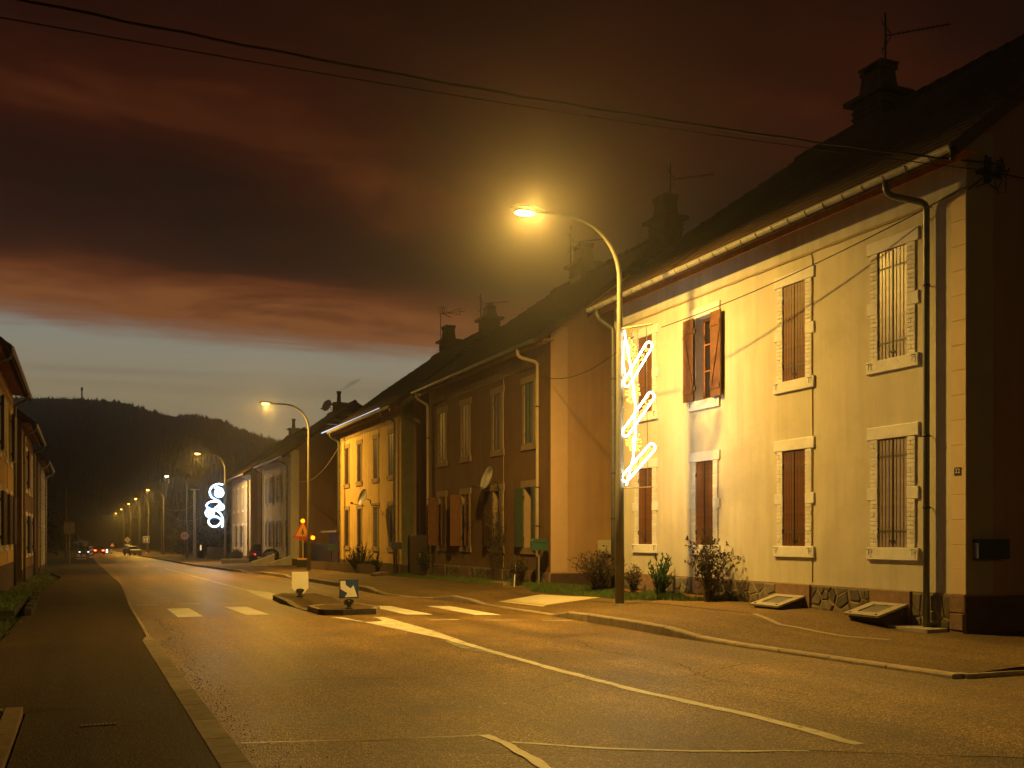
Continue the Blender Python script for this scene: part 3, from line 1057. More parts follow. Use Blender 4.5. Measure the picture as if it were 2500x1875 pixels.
    for i in range(segs):
        a0, a1 = R(180 + 180 * i / segs), R(180 + 180 * (i + 1) / segs)
        for r_, fl in ((gr, 0), (gr - 0.008, 1)):
            q = [(gx + r_ * math.cos(a0), ya, gz_ + r_ * math.sin(a0)), (gx + r_ * math.cos(a1), ya, gz_ + r_ * math.sin(a1)),
                 (gx + r_ * math.cos(a1), ybb, gz_ + r_ * math.sin(a1)), (gx + r_ * math.cos(a0), ybb, gz_ + r_ * math.sin(a0))]
            mb.quad(*(q if fl else q[::-1]))
    mb.tube([(gx - gr, ya, gz_), (gx - gr, ybb, gz_)], 0.012, 6)
    for yy in (ya, ybb):
        mb.quad(*[(gx + gr * math.cos(R(a)), yy, gz_ + gr * math.sin(R(a))) for a in range(180, 361, 30)])
    gut = mb.obj('gutter', gm, h)
    if det:
        if 'gb' not in brick_me:
            mbb = MB()
            mbb.tube([(gx + (gr + .006) * math.cos(R(a)), 0, gz_ + (gr + .006) * math.sin(R(a))) for a in range(170, 371, 20)], 0.006, 5)
            brick_me['gb'] = mbb.mesh('gutter_bracket', M['iron'])
        n = 24
        for i in range(n):
            o = place('gutter_bracket', brick_me['gb'], gut)
            o.location = (0, 0.1 + i * (HL - 0.2) / (n - 1), 0)
    pm = opts.get('pipe', M['pipe'])
    for yo, yw in ((1.04, 0.67), (HL - 0.15, HL - 0.12))[:opts.get('pipes', 2)]:
        sg = 1 if yo > yw else 0
        path = [(gx, yo, 7.08), (gx, yo, 6.93), (gx + 0.03, yo - 0.02, 6.86), (gx + 0.08, yo - 0.05 * sg, 6.82), (-0.17, yw + 0.04, 6.68), (-0.12, yw + 0.005, 6.63), (-0.105, yw, 6.55), (-0.105, yw, 3.2), (-0.105, yw, -0.2)]
        dp = MB().tube(path, 0.05, 10).obj('downpipe', pm, h, smooth=True)
        if 'clip' not in brick_me:
            brick_me['clip'] = MB().lathe([(0.053, -0.02), (0.058, 0), (0.053, 0.02)], 10, (-0.105, 0, 0)).box(-0.05, 0.0, -.006, .006, -.006, .006).mesh('pipe_clip', M['iron'])
        for zz in (5.4, 3.1, 2.0):
            place('pipe_clip', brick_me['clip'], dp, (0, yw, zz))
    # plinth
    ph = 0.70
    rng = random.Random(int(y0 * 10))
    pm_ = opts.get('plinth', 'rubble')
    if pm_ == 'plain':
        MB().box(-0.03, 0.0, 0.0, HL, -0.6, ph).obj('plinth', M['plinth_dark'], h)
    else:
        pl = MB().box(-0.02, 0.0, 0.0, HL, -0.6, ph).obj('plinth', M['mortar'], h)
        blocks = [(0.0, 0.28), (1.05, 1.98), (3.45, 4.45), (6.4, 7.3), (8.85, 9.7), (HL - 0.3, HL)]
        for a, b in blocks:
            if b - a < 0.4:
                z = -0.1
                for zz in (0.16, 0.42, ph):
                    MB().cbox(-0.055, -0.0, a + .004, b - .004, z + .004, zz - .006, 0.012, 0.012).obj('stone_block', M['sandstone'], pl)
                    z = zz
            else:
                MB().cbox(-0.05, -0.0, a + .01, b - .01, -0.3, ph - .004, 0.012, 0.008).obj('stone_block', M['sandstone'], pl)
        for (a, b) in zip([q[1] for q in blocks], [q[0] for q in blocks[1:]]):
            w_ = b - a
            for (cx_, cy_), cell in voronoi_cells(int(w_ * 16), w_, ph - 0.02, rng):
                sc = [(cx_ + (x - cx_) * 0.9 + rng.uniform(-.008, .008), cy_ + (z - cy_) * 0.9 + rng.uniform(-.008, .008)) for x, z in cell]
                si = [(cx_ + (x - cx_) * 0.74, cy_ + (z - cy_) * 0.74) for x, z in cell]
                dpt = rng.uniform(0.004, 0.02)
                mb = MB()
                k = len(cell)
                mb.v = [(-0.0195, a + x, z) for x, z in sc] + [(-0.022 - dpt, a + x, z) for x, z in si]
                mb.f = [(i, k + i, k + (i + 1) % k, (i + 1) % k) for i in range(k)] + [tuple(k + i for i in range(k))[::-1]]
                mb.obj('rubble_stone', M['rubble'], pl)
    MB().box(0, HD, -0.03, 0.0, -0.6, ph - 0.03).obj('gable_plinth', M['plinth_dark'], h)
    # corner quoins
    qm = opts.get('quoin', M['quoin'])
    z = ph
    i = 0
    while z < 6.62:
        z2 = min(z + 0.37, 6.65)
        MB().cbox(-0.012, 0.0, 0.002, 0.275, z + 0.002, z2 - 0.002, 0.003).obj('quoin', qm, h)
        z = z2
    MB().box(0.0, 0.52, -0.012, 0.0, ph, zt(0) + 0.2).obj('gable_quoin_strip', opts.get('gquoin', qm), h)
    if opts.get('far_quoin', 1):
        MB().box(-0.012, 0.0, HL - 0.27, HL - .002, ph, 6.65).obj('quoin_strip', qm, h)
    # windows and shutters
    k = 0
    for zi, zb_ in enumerate((ZL, ZU)):
        for i, yc in enumerate(WY):
            spec = shutters[zi][i]
            window(h, yc, zb_, opts.get('style', 'plain'), opts, lit=spec.get('lit'))
            m = M[spec['m']]
            a = spec.get('open', 0)
            if a == 0:
                shutter(h, yc - WW / 2 + .004, zb_ + .004, WHT - .01, WW / 2 - .006, m, 1, 0, det)
                shutter(h, yc + WW / 2 - .004, zb_ + .004, WHT - .01, WW / 2 - .006, m, -1, 0, det)
                MB().box(-0.012, -0.003, yc - 0.011, yc + 0.011, zb_ + .02, zb_ + WHT - .03).box(-0.022, -0.012, yc - .06, yc + .06, zb_ + .09, zb_ + .12).obj('shutter_bar', M['iron'], h)
            else:
                al, ar = a if isinstance(a, tuple) else (a, a)
                if al is not None:
                    shutter(h, yc - WW / 2 - (0.0 if al > 120 else -.004), zb_ + .004, WHT - .01, WW / 2 + .06, m, 1, al, det, x=-0.06 if al > 120 else -0.03)
                if ar is not None:
                    shutter(h, yc + WW / 2 + (0.0 if ar > 120 else -.004), zb_ + .004, WHT - .01, WW / 2 + .06, m, -1, ar, det, x=-0.06 if ar > 120 else -0.03)
    # service cable along the facade
    if opts.get('cable', 1):
        pth = [(-0.016, HL - 0.3, 6.60)]
        for q in range(24):
            pth.append((-0.016, lerp(HL - 0.4, 0.7, q / 23), 6.645 - 0.02 * abs(math.sin(q * 1.3))))
        mb = MB().tube(pth, 0.016, 6)
        mb.tube([(-0.02, 3.46, 6.63), (-0.012, 3.43, 6.5), (-0.01, 3.44, 5.0), (-0.01, 3.43, 3.0), (-0.01, 3.44, 0.75)], 0.009, 6)
        mb.obj('facade_cable', M['cable_pale'], h)
    return h


def chimney(house, yl, pot=0, w=0.92, d=0.62):
    x = HD / 2
    b = RIDGE - 0.6
    t = RIDGE + 0.36
    mb = MB()
    mb.box(x - d / 2, x + d / 2, yl - w / 2, yl + w / 2, b, t)
    c = mb.obj('chimney', M['brick_dark'], house)
    # corbelled brick courses and projecting slab
    mb = MB()
    for i, z in enumerate((t - 0.34, t - 0.2, t - 0.06)):
        mb.box(x - d / 2 - .03, x + d / 2 + .03, yl - w / 2 - .03, yl + w / 2 + .03, z, z + 0.06)
    mb.box(x - d / 2 - .16, x + d / 2 + .16, yl - w / 2 - .16, yl + w / 2 + .16, t + 0.001, t + 0.10)
    mb.obj('chimney_cap', M['brick_dark'], c)
    if pot == 0:
        q = lambda k, z: [(x - k * 0.26, yl - k * 0.36, z), (x + k * 0.26, yl - k * 0.36, z), (x + k * 0.26, yl + k * 0.36, z), (x - k * 0.26, yl + k * 0.36, z)]
        mb = MB()
        A, B = q(1.0, t + .1), q(0.8, t + 0.62)
        for i in range(4):
            j = (i + 1) % 4
            mb.quad(A[i], A[j], B[j], B[i])
        mb.quad(*B)
        mb.box(x - 0.24, x + 0.24, yl - 0.34, yl - 0.2, t + .62, t + .74).box(x - 0.24, x + 0.24, yl + 0.2, yl + 0.34, t + .62, t + .74)
        mb.box(x - 0.26, x + 0.26, yl - 0.36, yl + 0.36, t + .74, t + .79)
        mb.obj('chimney_pot', M['brick_dark'], c)
    elif pot == 2:
        q = lambda k, z: [(x - k * 0.26, yl - k * 0.36, z), (x + k * 0.26, yl - k * 0.36, z), (x + k * 0.26, yl + k * 0.36, z), (x - k * 0.26, yl + k * 0.36, z)]
        mb = MB()
        A, B, C = q(1.0, t + .1), q(0.72, t + 0.5), q(0.86, t + 0.55)
        for P, Q in ((A, B), (B, C)):
            for i in range(4):
                j = (i + 1) % 4
                mb.quad(P[i], P[j], Q[j], Q[i])
        D_ = [(x, yl - .2, t + .78), (x, yl + .2, t + .78)]
        mb.quad(C[0], C[1], D_[0])
        mb.quad(C[1], C[2], D_[1], D_[0])
        mb.quad(C[2], C[3], D_[1])
        mb.quad(C[3], C[0], D_[0], D_[1])
        mb.obj('chimney_pot', M['brick_dark'], c)
    else:
        MB().lathe([(0.20, 0), (0.15, 0.12), (0.13, 0.62), (0.17, 0.66), (0.17, 0.82)], 10, (x, yl - 0.1, t + 0.1)).obj('chimney_pot', M['brick_dark'], c)
    return c


C_ = lambda m, **k: dict(m=m, **k)
red, gry, grn, drk, blu = 'wood_red', 'wood_grey', 'wood_green', 'wood_dark', 'wood_blue'
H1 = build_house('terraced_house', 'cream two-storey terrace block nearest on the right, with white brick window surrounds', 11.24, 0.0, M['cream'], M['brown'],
                 [[C_(gry), C_(red), C_(red), C_(red)], [C_(gry), C_(red), C_(red, open=(178.5, 178.5)), C_(red)]],
                 dict(style='brick', detail=1, frieze=M['frieze'], gquoin=mat('gable_strip_paint', (0.3, 0.26, 0.17), 0.9, 0.1)))
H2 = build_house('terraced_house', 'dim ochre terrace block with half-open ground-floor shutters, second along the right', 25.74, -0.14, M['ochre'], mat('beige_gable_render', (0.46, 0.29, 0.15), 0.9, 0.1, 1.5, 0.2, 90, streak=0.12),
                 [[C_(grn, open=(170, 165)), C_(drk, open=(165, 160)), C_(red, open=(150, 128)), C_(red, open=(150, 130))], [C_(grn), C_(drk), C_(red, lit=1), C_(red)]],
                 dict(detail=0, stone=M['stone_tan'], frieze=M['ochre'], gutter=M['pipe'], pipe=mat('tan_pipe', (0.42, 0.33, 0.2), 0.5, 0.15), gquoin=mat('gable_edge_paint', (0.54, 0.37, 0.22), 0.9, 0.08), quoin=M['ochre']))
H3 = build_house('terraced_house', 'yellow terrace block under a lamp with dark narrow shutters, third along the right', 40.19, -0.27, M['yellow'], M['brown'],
                 [[C_(blu), C_(blu), C_(drk), C_(drk)], [C_(drk), C_(drk), C_(drk), C_(drk)]],
                 dict(detail=0, stone=M['stone_tan'], plinth='plain', frieze=mat('dark_frieze_paint', (0.3, 0.22, 0.1), 0.9), pipe=M['pipe'], quoin=M['yellow'], gquoin=mat('gable_green_paint', (0.17, 0.17, 0.09), 0.9)))  # frieze band in a darker tone than the yellow wall
H4 = build_house('terraced_house', 'white terrace block with open dark shutters beyond the roadworks sign', 64.4, -0.52, M['white'], M['brown'],
                 [[C_(drk), C_(drk, open=(172, 172)), C_(drk, open=(172, 172)), C_(drk)], [C_(blu), C_(drk, open=(172, 172)), C_(drk, open=(172, 172)), C_(drk)]],
                 dict(detail=0, plinth='plain', gutter=M['zinc'], quoin=M['white']))
H5 = build_house('terraced_house', 'pale grey terrace block lit from beside by the blue-white light decoration', 81.1, -0.66, M['grey'], M['white'],
                 [[C_(drk), C_(drk, open=(172, 172)), C_(drk, open=(172, 172)), C_(drk)], [C_(drk), C_(drk), C_(drk), C_(drk)]],
                 dict(detail=0, plinth='plain', quoin=M['grey']))
L1 = build_house('terraced_house', 'yellow terrace block cut by the left edge of the photo', 32.8, -0.1, M['yellow'], M['brown'],
                 [[C_(drk, open=(165, 165)), C_(drk, open=(165, 165)), C_(drk, open=(165, 165)), C_(drk)], [C_(drk, open=(165, 165)), C_(drk), C_(drk, open=(165, 165)), C_(drk)]],
                 dict(detail=0, plinth='plain', left=1, quoin=M['yellow']))
L2 = build_house('terraced_house', 'ochre terrace block with red shutters, second along the left side', 49.5, -0.6, M['ochre'], M['ochre'],
                 [[C_(red, open=(165, 165)), C_(red), C_(drk, open=(165, 165)), C_(red)], [C_(red), C_(red), C_(red, open=(165, 165)), C_(red)]],
                 dict(detail=0, plinth='plain', left=1, quoin=M['quoin']))
L3 = build_house('terraced_house', 'grey terrace block with pale downpipe, farthest on the left side', 67.5, -1.0, M['grey'], M['brown'],
                 [[C_(drk), C_(drk), C_(drk), C_(drk)], [C_(drk), C_(drk), C_(drk), C_(drk)]],
                 dict(detail=0, plinth='plain', left=1, pipe=M['zinc']))
for hh, lst in ((H1, ((1.25, 0), (6.7, 0))), (H2, ((1.3, 0), (6.9, 0))), (H3, ((1.6, 2), (7.05, 0))), (H4, ((6.2, 1),)), (H5, ((6.2, 1),)), (L2, ((4, 0),)), (L3, ((4, 0),))):
    for yl, pt in lst:
        chimney(hh, yl, pt)
# house number plate
pl = MB().cbox(-0.006, 0.0, 0, 0.13, 0, 0.12, 0.002).obj('number_plate', mat('dark_enamel', (0.05, 0.045, 0.03), 0.4), H1, loc=(-0.013, 0.085, 2.465))
place('numeral', text_mesh('22', 0.098, 0.001, M['sign_white'], 'numeral'), pl, (-0.008, 0.065, 0.065), (R(90), 0, R(-90)))

# ------------------------------------------------------------------ street lamps
def street_lamp(y, label):
    t = thing('street_lamp', label, 'street lamp', (10.25, y, pz(10.25, y)), 0, 'curved street lamps along the right pavement')
    path = [(0, 0, -0.1), (0, 0, 2.4), (0, 0, 6.75)]
    for i in range(1, 11):
        a = R(90 * i / 10)
        path.append((-1.15 * (1 - math.cos(a)), 0, 6.75 + 1.17 * math.sin(a)))
    path += [(-1.5, 0, 7.925), (-1.85, 0, 7.93)]
    n = len(path)
    rad = [0.098, 0.086, 0.056] + [0.054 - 0.014 * i / 10 for i in range(1, 11)] + [0.038, 0.038]
    MB().tube(path, rad, 12).obj('pole', M['post_green'], t, smooth=True)
    MB().lathe([(0.14, -0.06), (0.14, 0.015), (0.1, 0.03)], 12).obj('base_plate', M['post_green'], t)
    mb = MB()
    secs = [(-1.72, .045, .04, 7.93), (-1.80, .07, .055, 7.93), (-1.95, .13, .08, 7.94), (-2.15, .15, .085, 7.945), (-2.35, .13, .07, 7.945), (-2.46, .05, .03, 7.935)]
    b = 0
    for i, (x, w, hh, z) in enumerate(secs):
        for k in range(12):
            a = 2 * math.pi * k / 12
            mb.v.append((x, w * math.cos(a), z + (hh * math.sin(a) if math.sin(a) > 0 else hh * 0.35 * math.sin(a))))
    for i in range(len(secs) - 1):
        for k in range(12):
            k2 = (k + 1) % 12
            mb.f.append((i * 12 + k, i * 12 + k2, (i + 1) * 12 + k2, (i + 1) * 12 + k))
    mb.f += [tuple(range(12))[::-1], tuple(range(60, 72))]
    hd = mb.obj('luminaire', M['post'], t, smooth=True)
    MB().lathe([(0.01, -0.11), (0.09, -0.095), (0.13, -0.06), (0.14, -0.032)], 14, (-2.15, 0, 7.945), 1.35, 0.9).obj('lens', M['e_lamp'], hd, smooth=True)
    sk = MB()
    for k in range(20):
        a0, a1 = 2 * math.pi * k / 20, 2 * math.pi * (k + 1) / 20
        q = lambda a, r, z: (-2.15 + r * 1.4 * math.cos(a), r * .95 * math.sin(a), z)
        sk.quad(q(a0, .15, 7.93), q(a1, .15, 7.93), q(a1, .155, 7.855), q(a0, .155, 7.855))
        sk.quad(q(a0, .146, 7.93), q(a0, .151, 7.855), q(a1, .151, 7.855), q(a1, .146, 7.93))
    sk.obj('light_shield', M['post'], hd)  # added shield round the lens, keeps its light off the roofs
    li = bpy.data.lights.new('lamp_light', 'AREA')
    li.shape = 'ELLIPSE'
    li.size = 0.34
    li.size_y = 0.40
    li.energy = LAMP_W
    li.color = SODIUM1
    lo = bpy.data.objects.new('lamp_light', li)
    COL.objects.link(lo)
    lo.parent = t
    lo.location = (-2.15, 0, 7.825)
    for sg in (-1, 1):
        bl = bpy.data.lights.new('beam_light', 'AREA')
        bl.shape = 'RECTANGLE'
        bl.size = 0.22
        bl.size_y = 0.07
        bl.energy = BEAM_W
        bl.spread = R(64)
        bl.color = SODIUM1
        bo = bpy.data.objects.new('beam_light', bl)
        COL.objects.link(bo)
        bo.parent = t
        bo.location = (-2.15, sg * 0.14, 7.86)
        bo.rotation_euler = (R(sg * 63), 0, 0)
    return t


lamp1 = street_lamp(18.6, 'nearest street lamp, tall and glowing, standing by the grass strip with a lit decoration')
lamp_y = [50.0, 82.0, 113.5, 148.0, 183.0, 212.0, 254.0, 298.0]
lab = ['second street lamp from the front, behind the roadworks sign, against pale sky',
       'third street lamp from the front, carrying the blue-white swirl decoration',
       'fourth street lamp from the front, the dimmer paler light behind the 30 sign',
       'fifth street lamp from the front, left of the tall wooden pole with sagging wires',
       'sixth street lamp from the front, between two dim wooden poles',
       'seventh street lamp from the front, above the yellow diamond sign',
       'eighth street lamp from the front, a small pale light far away',
       'ninth and smallest visible street lamp, far down the road']
lamps = [lamp1]
for y, l in zip(lamp_y, lab):
    o = dup(lamp1, (10.2, y, pz(10.2, y)), 0, l)
    o.scale = (0.97, 1, (8.02 - pz(10.2, y)) / 7.93)
    lamps.append(o)
o = dup(lamp1, (10.25, -12.6, 0.1), 0, 'street lamp behind the camera that lights the near end of the road')
lamps.append(o)
old_light = old_beam = None
for lp in lamps[1:]:
    for c in kids(lp):
        if c.name.startswith('lamp_light'):
            if old_light is None:
                old_light = c.data.copy()
                old_light.color = SODIUM
                old_light.energy = LAMP_W * 1.35
            c.data = old_light
        if c.name.startswith('beam_light'):
            if old_beam is None:
                old_beam = c.data.copy()
                old_beam.color = SODIUM
                old_beam.energy = BEAM_W * 0.06
            c.data = old_beam
far_lens = None
for lp in lamps[1:9]:
    for c in kids(lp):
        for d in list(kids(c)):
            if d.name.startswith('lens'):
                if far_lens is None:
                    far_lens = d.data.copy()
                    far_lens.materials[0] = M['e_lamp_far']
                d.data = far_lens
            if d.name.startswith('light_shield'):
                bpy.data.objects.remove(d)
for c in kids(lamps[9]):
    if c.name.startswith('lamp_light'):
        c.data = c.data.copy()
        c.data.energy = LAMP_W * 0.14
    if c.name.startswith('beam_light'):
        c.data = c.data.copy()
        c.data.energy = BEAM_W * 0.06
for c in kids(lamps[3]):
    if c.name.startswith('lamp_light'):
        c.data = c.data.copy()
        c.data.energy = LAMP_W * 0.33
        c.data.color = (1.0, 0.8, 0.42)
    if c.name.startswith('beam_light'):
        c.data = c.data.copy()
        c.data.energy = BEAM_W * 0.06
        c.data.color = (1.0, 0.8, 0.42)
    for d in kids(c):
        if d.name.startswith('lens'):
            d.data = d.data.copy()
            d.data.materials[0] = M['e_lamp_cool']

# ------------------------------------------------------------------ the warm light decoration on the first lamp
dec = thing('light_decoration', 'warm white Christmas lights, three glowing ovals and star bursts on the nearest lamp pole', 'Christmas lights', (10.25, 18.6, 0), math.atan2(-0.893, 0.45))
PX = lambda x, y: (0.02 + (x - 125) * 0.00275, 0.0, 5.86 - (y - 90) * 0.002245)
mb = MB()
mb.tube([PX(135, 90), PX(410, 90)], 0.022, 6).tube([PX(140, 1560), PX(415, 1560)], 0.012, 6).tube([PX(135, 60), PX(140, 1570)], 0.02, 8)
for x in (280, 355):
    mb.tube([PX(x, 90), PX(x + 12, 1560)], 0.007, 5)
for y in (540, 835, 1430):
    mb.box(-0.02, 0.1, -0.03, 0.03, PX(0, y)[2] - .03, PX(0, y)[2] + .03)
mb.obj('frame', M['post'], dec)
for (ax, ay, bx_, by_) in ((185, 590, 375, 285), (175, 1045, 392, 742), (172, 1460, 400, 1205)):
    A, B = Vector(PX(ax, ay)), Vector(PX(bx_, by_))
    d = (B - A).normalized()
    nrm = Vector((-d.z, 0, d.x))
    hw = 0.085
    pts = []
    for i in range(9):
        a = R(90 + 180 * i / 8)
        pts.append(A + d * (hw * math.cos(a)) + nrm * (hw * math.sin(a)))
    for i in range(9):
        a = R(-90 + 180 * i / 8)
        pts.append(B + d * (hw * math.cos(a)) + nrm * (hw * math.sin(a)))
    pts.append(pts[0])
    ov = MB().tube(pts, 0.017, 7).obj('rope_light', M['e_warm'], dec)
    mb = MB()
    L = (B - A).length
    for i in range(70):
        p = A + d * random.uniform(0, L) + nrm * random.uniform(-0.055, 0.055)
        q = random.uniform(0.005, 0.011)
        yv = random.uniform(-0.02, 0.02)
        mb.box(p.x - q, p.x + q, yv - q, yv + q, p.z - q, p.z + q)
    tag(mb.obj('bulb', M['e_gold'], ov), kind='stuff')
for (sx, sy, sr) in ((195, 300, 100), (240, 695, 95), (242, 1150, 95)):
    c0 = Vector(PX(sx, sy))
    mb = MB()
    for i in range(26):
        a = R(i * 360 / 26 + random.uniform(-5, 5))
        rr = random.uniform(0.55, 1.0)
        dx, dz = math.cos(a) * sr * 0.75 * 0.00275 * rr, math.sin(a) * sr * 1.15 * 0.002245 * rr
        mb.tube([c0 + Vector((dx * .25, random.uniform(-.01, .01), dz * .25)), c0 + Vector((dx, random.uniform(-.03, .03), dz))], 0.0045, 4)
        p = c0 + Vector((dx, 0, dz))
        mb.box(p.x - .012, p.x + .012, -.012, .012, p.z - .012, p.z + .012)
    mb.obj('star_burst', M['e_gold'], dec)
    MB().lathe([(0.005, -0.12), (0.02, -0.05), (0.024, 0.05), (0.005, 0.12)], 8, tuple(c0)).obj('star_core', M['e_warm'], dec)
stem = [PX(160, 110), PX(172, 190), PX(200, 330), PX(215, 450), PX(238, 600), PX(258, 800), PX(252, 960), PX(262, 1060), PX(240, 1280), PX(200, 1440), PX(180, 1535)]
MB().tube(stem, 0.015, 7).obj('rope_light', M['e_warm'], dec)
MB().tube([PX(170, 540), PX(150, 400), PX(160, 200)], 0.012, 6).obj('rope_light', M['e_warm'], dec)
mb = MB()
for k in range(5):
    pts = [(0.05 + 0.05 * i + random.uniform(-.02, .02), random.uniform(-.03, .03), 5.80 + 0.06 * math.sin(i * 1.1 + k)) for i in range(9)]
    mb.tube(pts, 0.005, 4)
mb.obj('cable_tangle', M['cable_pale'], dec)

# blue-white swirl on the third lamp
swl = thing('light_decoration', 'dazzling blue and white swirl of rope lights on the third lamp pole', 'Christmas lights', (10.2, 81.95, 0))
QX = lambda x, y, d=0.0: ((x - 730) * 0.00286 - 0.08, d, 5.68 - (y - 230) * 0.00291)


def smooth_path(pts, n=8):
    P = [Vector(p) for p in pts]
    out = []
    for i in range(len(P) - 1):
        p0, p1, p2, p3 = P[max(0, i - 1)], P[i], P[i + 1], P[min(len(P) - 1, i + 2)]
        for k in range(n):
            t = k / n
            out.append(0.5 * ((2 * p1) + (p2 - p0) * t + (2 * p0 - 5 * p1 + 4 * p2 - p3) * t * t + (-p0 + 3 * p1 - 3 * p2 + p3) * t ** 3))
    out.append(P[-1])
    return out


rib = [[(690, 240), (560, 235), (430, 290), (355, 400), (365, 530), (450, 620), (590, 690), (640, 740)],
       [(640, 740), (480, 700), (330, 725), (265, 810), (330, 890), (500, 930), (620, 1010), (680, 1130), (690, 1250), (670, 1385)],
       [(690, 1230), (560, 1120), (430, 1105), (330, 1180), (330, 1290), (430, 1370), (560, 1345), (640, 1250)],
       [(470, 340), (600, 330), (690, 400)], [(470, 880), (560, 830), (690, 800)]]
for r_ in rib:
    MB().tube(smooth_path([QX(x, y) for x, y in r_]), 0.048, 8).obj('rope_light', M['e_ice'], swl)
for (x, y, rr) in ((595, 470, 0.33), (350, 1010, 0.33), (640, 850, 0.24)):
    c = QX(x, y)
    mb = MB()
    for i in range(4):
        q = rr * (1 - i * 0.24)
        mb.tube([(c[0] + q * math.cos(R(a)), 0.02 * i, c[2] + q * math.sin(R(a))) for a in range(0, 361, 24)], 0.034, 6)
    mb.obj('spiral_rosette', M['e_ice'], swl)
for seg in ([(385, 480), (600, 680)], [(330, 850), (600, 950)], [(350, 1180), (430, 1140), (540, 1155)]):
    pts = []
    for i in range(17):
        t = i / 16
        k = t * (len(seg) - 1)
        a = seg[int(min(k, len(seg) - 2))]
        b = seg[int(min(k, len(seg) - 2)) + 1]
        f = k - int(min(k, len(seg) - 2))
        x, y = lerp(a[0], b[0], f), lerp(a[1], b[1], f)
        pts.append(QX(x, y + (30 if i % 2 else -30), -0.12))
    MB().tube(pts, 0.03, 5).obj('blue_zigzag', M['e_blue'], swl)
MB().tube([QX(715, 200, .02), QX(715, 1420, .02)], 0.02, 6).tube([QX(730, 260, .02), QX(420, 240, .02)], 0.015, 6).tube([QX(730, 1395, .02), QX(400, 1395, .02)], 0.015, 6).obj('frame', M['post'], swl)

# icicle-light string along the gutter of the yellow block
ls = thing('light_string', 'thin string of cold white bulbs along the gutter of the yellow house', 'light string', (11.33, 41.2, 6.93))
MB().tube([(0, 0, 0), (0, 5.5, -0.02), (0, 11.0, 0)], 0.008, 5).obj('cord', M['cable'], ls)
mb = MB()
for i in range(120):
    y = i * 11.0 / 119
    q = 0.012 + 0.013 * (i / 119) ** 2
    mb.box(-q, q, y - q, y + q, -0.02 - q, -0.02 + q)
mb.obj('bulb', M['e_icicle'], ls)
mb = MB()
for i in range(60):
    y = 0.3 + i * 0.17 + random.uniform(-.05, .05)
    mb.tube([(0.6, y, -0.22), (0.6, y, -0.3 - random.uniform(0.05, 0.3))], 0.006, 4)
mb.tube([(0.6, 0.3, -0.22), (0.6, 10.4, -0.22)], 0.006, 4)
mb.obj('dark_icicle_strand', M['cable'], ls)

# ------------------------------------------------------------------ traffic island and its two signs
isl = thing('traffic_island', 'kerbed pedestrian refuge in mid road with a dark front kerb', 'traffic island', (5.3, 21.4, gz(21.4)))
pl_ = [(-0.62, 0.55), (-0.55, 0.2), (-0.2, 0.0), (0.55, 0.1), (0.85, 0.9), (0.72, 2.2), (-0.1, 2.4), (-0.58, 1.9)]
MB().prism([(x * .88, .16 + y * .88) for x, y in pl_], lambda p: (p[0], p[1], -0.05), lambda p: (p[0], p[1], 0.105 - .008 * p[1])).obj('surface', M['paver'], isl)
kk = list(zip(pl_, pl_[1:] + pl_[:1]))
for i, (a, b) in enumerate(kk):
    t = Vector((b[0] - a[0], b[1] - a[1]))
    L = t.length
    t.normalize()
    nn = Vector((-t.y, t.x))
    pts = [(a[0], a[1]), (b[0], b[1]), (b[0] * .86, .17 + b[1] * .86), (a[0] * .86, .17 + a[1] * .86)]
    f = lambda p, z: (p[0], p[1], z - .008 * p[1])
    MB().prism(pts, lambda p: f(p, -0.05), lambda p: f(p, 0.118)).obj('kerb_stone', M['kerb_dark'] if i in (0, 1, 2) else M['kerb'], isl)  # front stones: tyre black, with shade of the face also in the colour
# rear half: raised platform with a full-width ramp down to the crossing
pr = [(-0.64, 5.0), (-0.5, 7.0), (-0.1, 8.1), (0.95, 7.9), (0.82, 5.6)]
MB().prism(pr, lambda p: (p[0] * .97, p[1], -0.25), lambda p: (p[0] * .97, p[1], 0.115 - .008 * p[1])).obj('surface', M['paver'], isl)
MB().quad((-.6, 5.0, .115 - .04), (-.47, 3.2, -.012), (.74, 3.6, -.014), (.82, 5.6, .115 - .045)).quad((.82, 5.6, .07), (.74, 3.6, -.014), (.74, 3.6, -.06), (.82, 5.6, -.1)).obj('ramp', M['paver'], isl)
for a, b in zip(pr, pr[1:]):
    pts = [a, b, (b[0] * .8 + .02, 6.5 + (b[1] - 6.5) * .92), (a[0] * .8 + .02, 6.5 + (a[1] - 6.5) * .92)]
    MB().prism(pts, lambda p: (p[0], p[1], -0.25), lambda p: (p[0], p[1], 0.13 - .008 * p[1])).obj('kerb_stone', M['kerb'], isl)
for (y0_, y1_, z0_, z1_) in ((5.0, 4.1, 0.13, 0.075), (4.1, 3.2, 0.075, 0.015), (3.2, 2.3, 0.015, 0.015), (2.3, 1.4, 0.015, 0.015)):
    mb = MB()
    g0, g1 = -.008 * y0_, -.008 * y1_
    A = [(-0.64, y0_ - .01, g0 - .05), (-0.64, y0_ - .01, g0 + z0_), (-0.48, y0_ - .01, g0 + z0_), (-0.48, y0_ - .01, g0 - .05)]
    B = [(-0.6, y1_ + .01, g1 - .05), (-0.6, y1_ + .01, g1 + z1_), (-0.44, y1_ + .01, g1 + z1_), (-0.44, y1_ + .01, g1 - .05)]
    for i in range(3):
        mb.quad(A[i], B[i], B[i + 1], A[i + 1])
    mb.quad(*A)
    mb.quad(*B[::-1])
    mb.obj('kerb_stone', M['kerb'], isl)


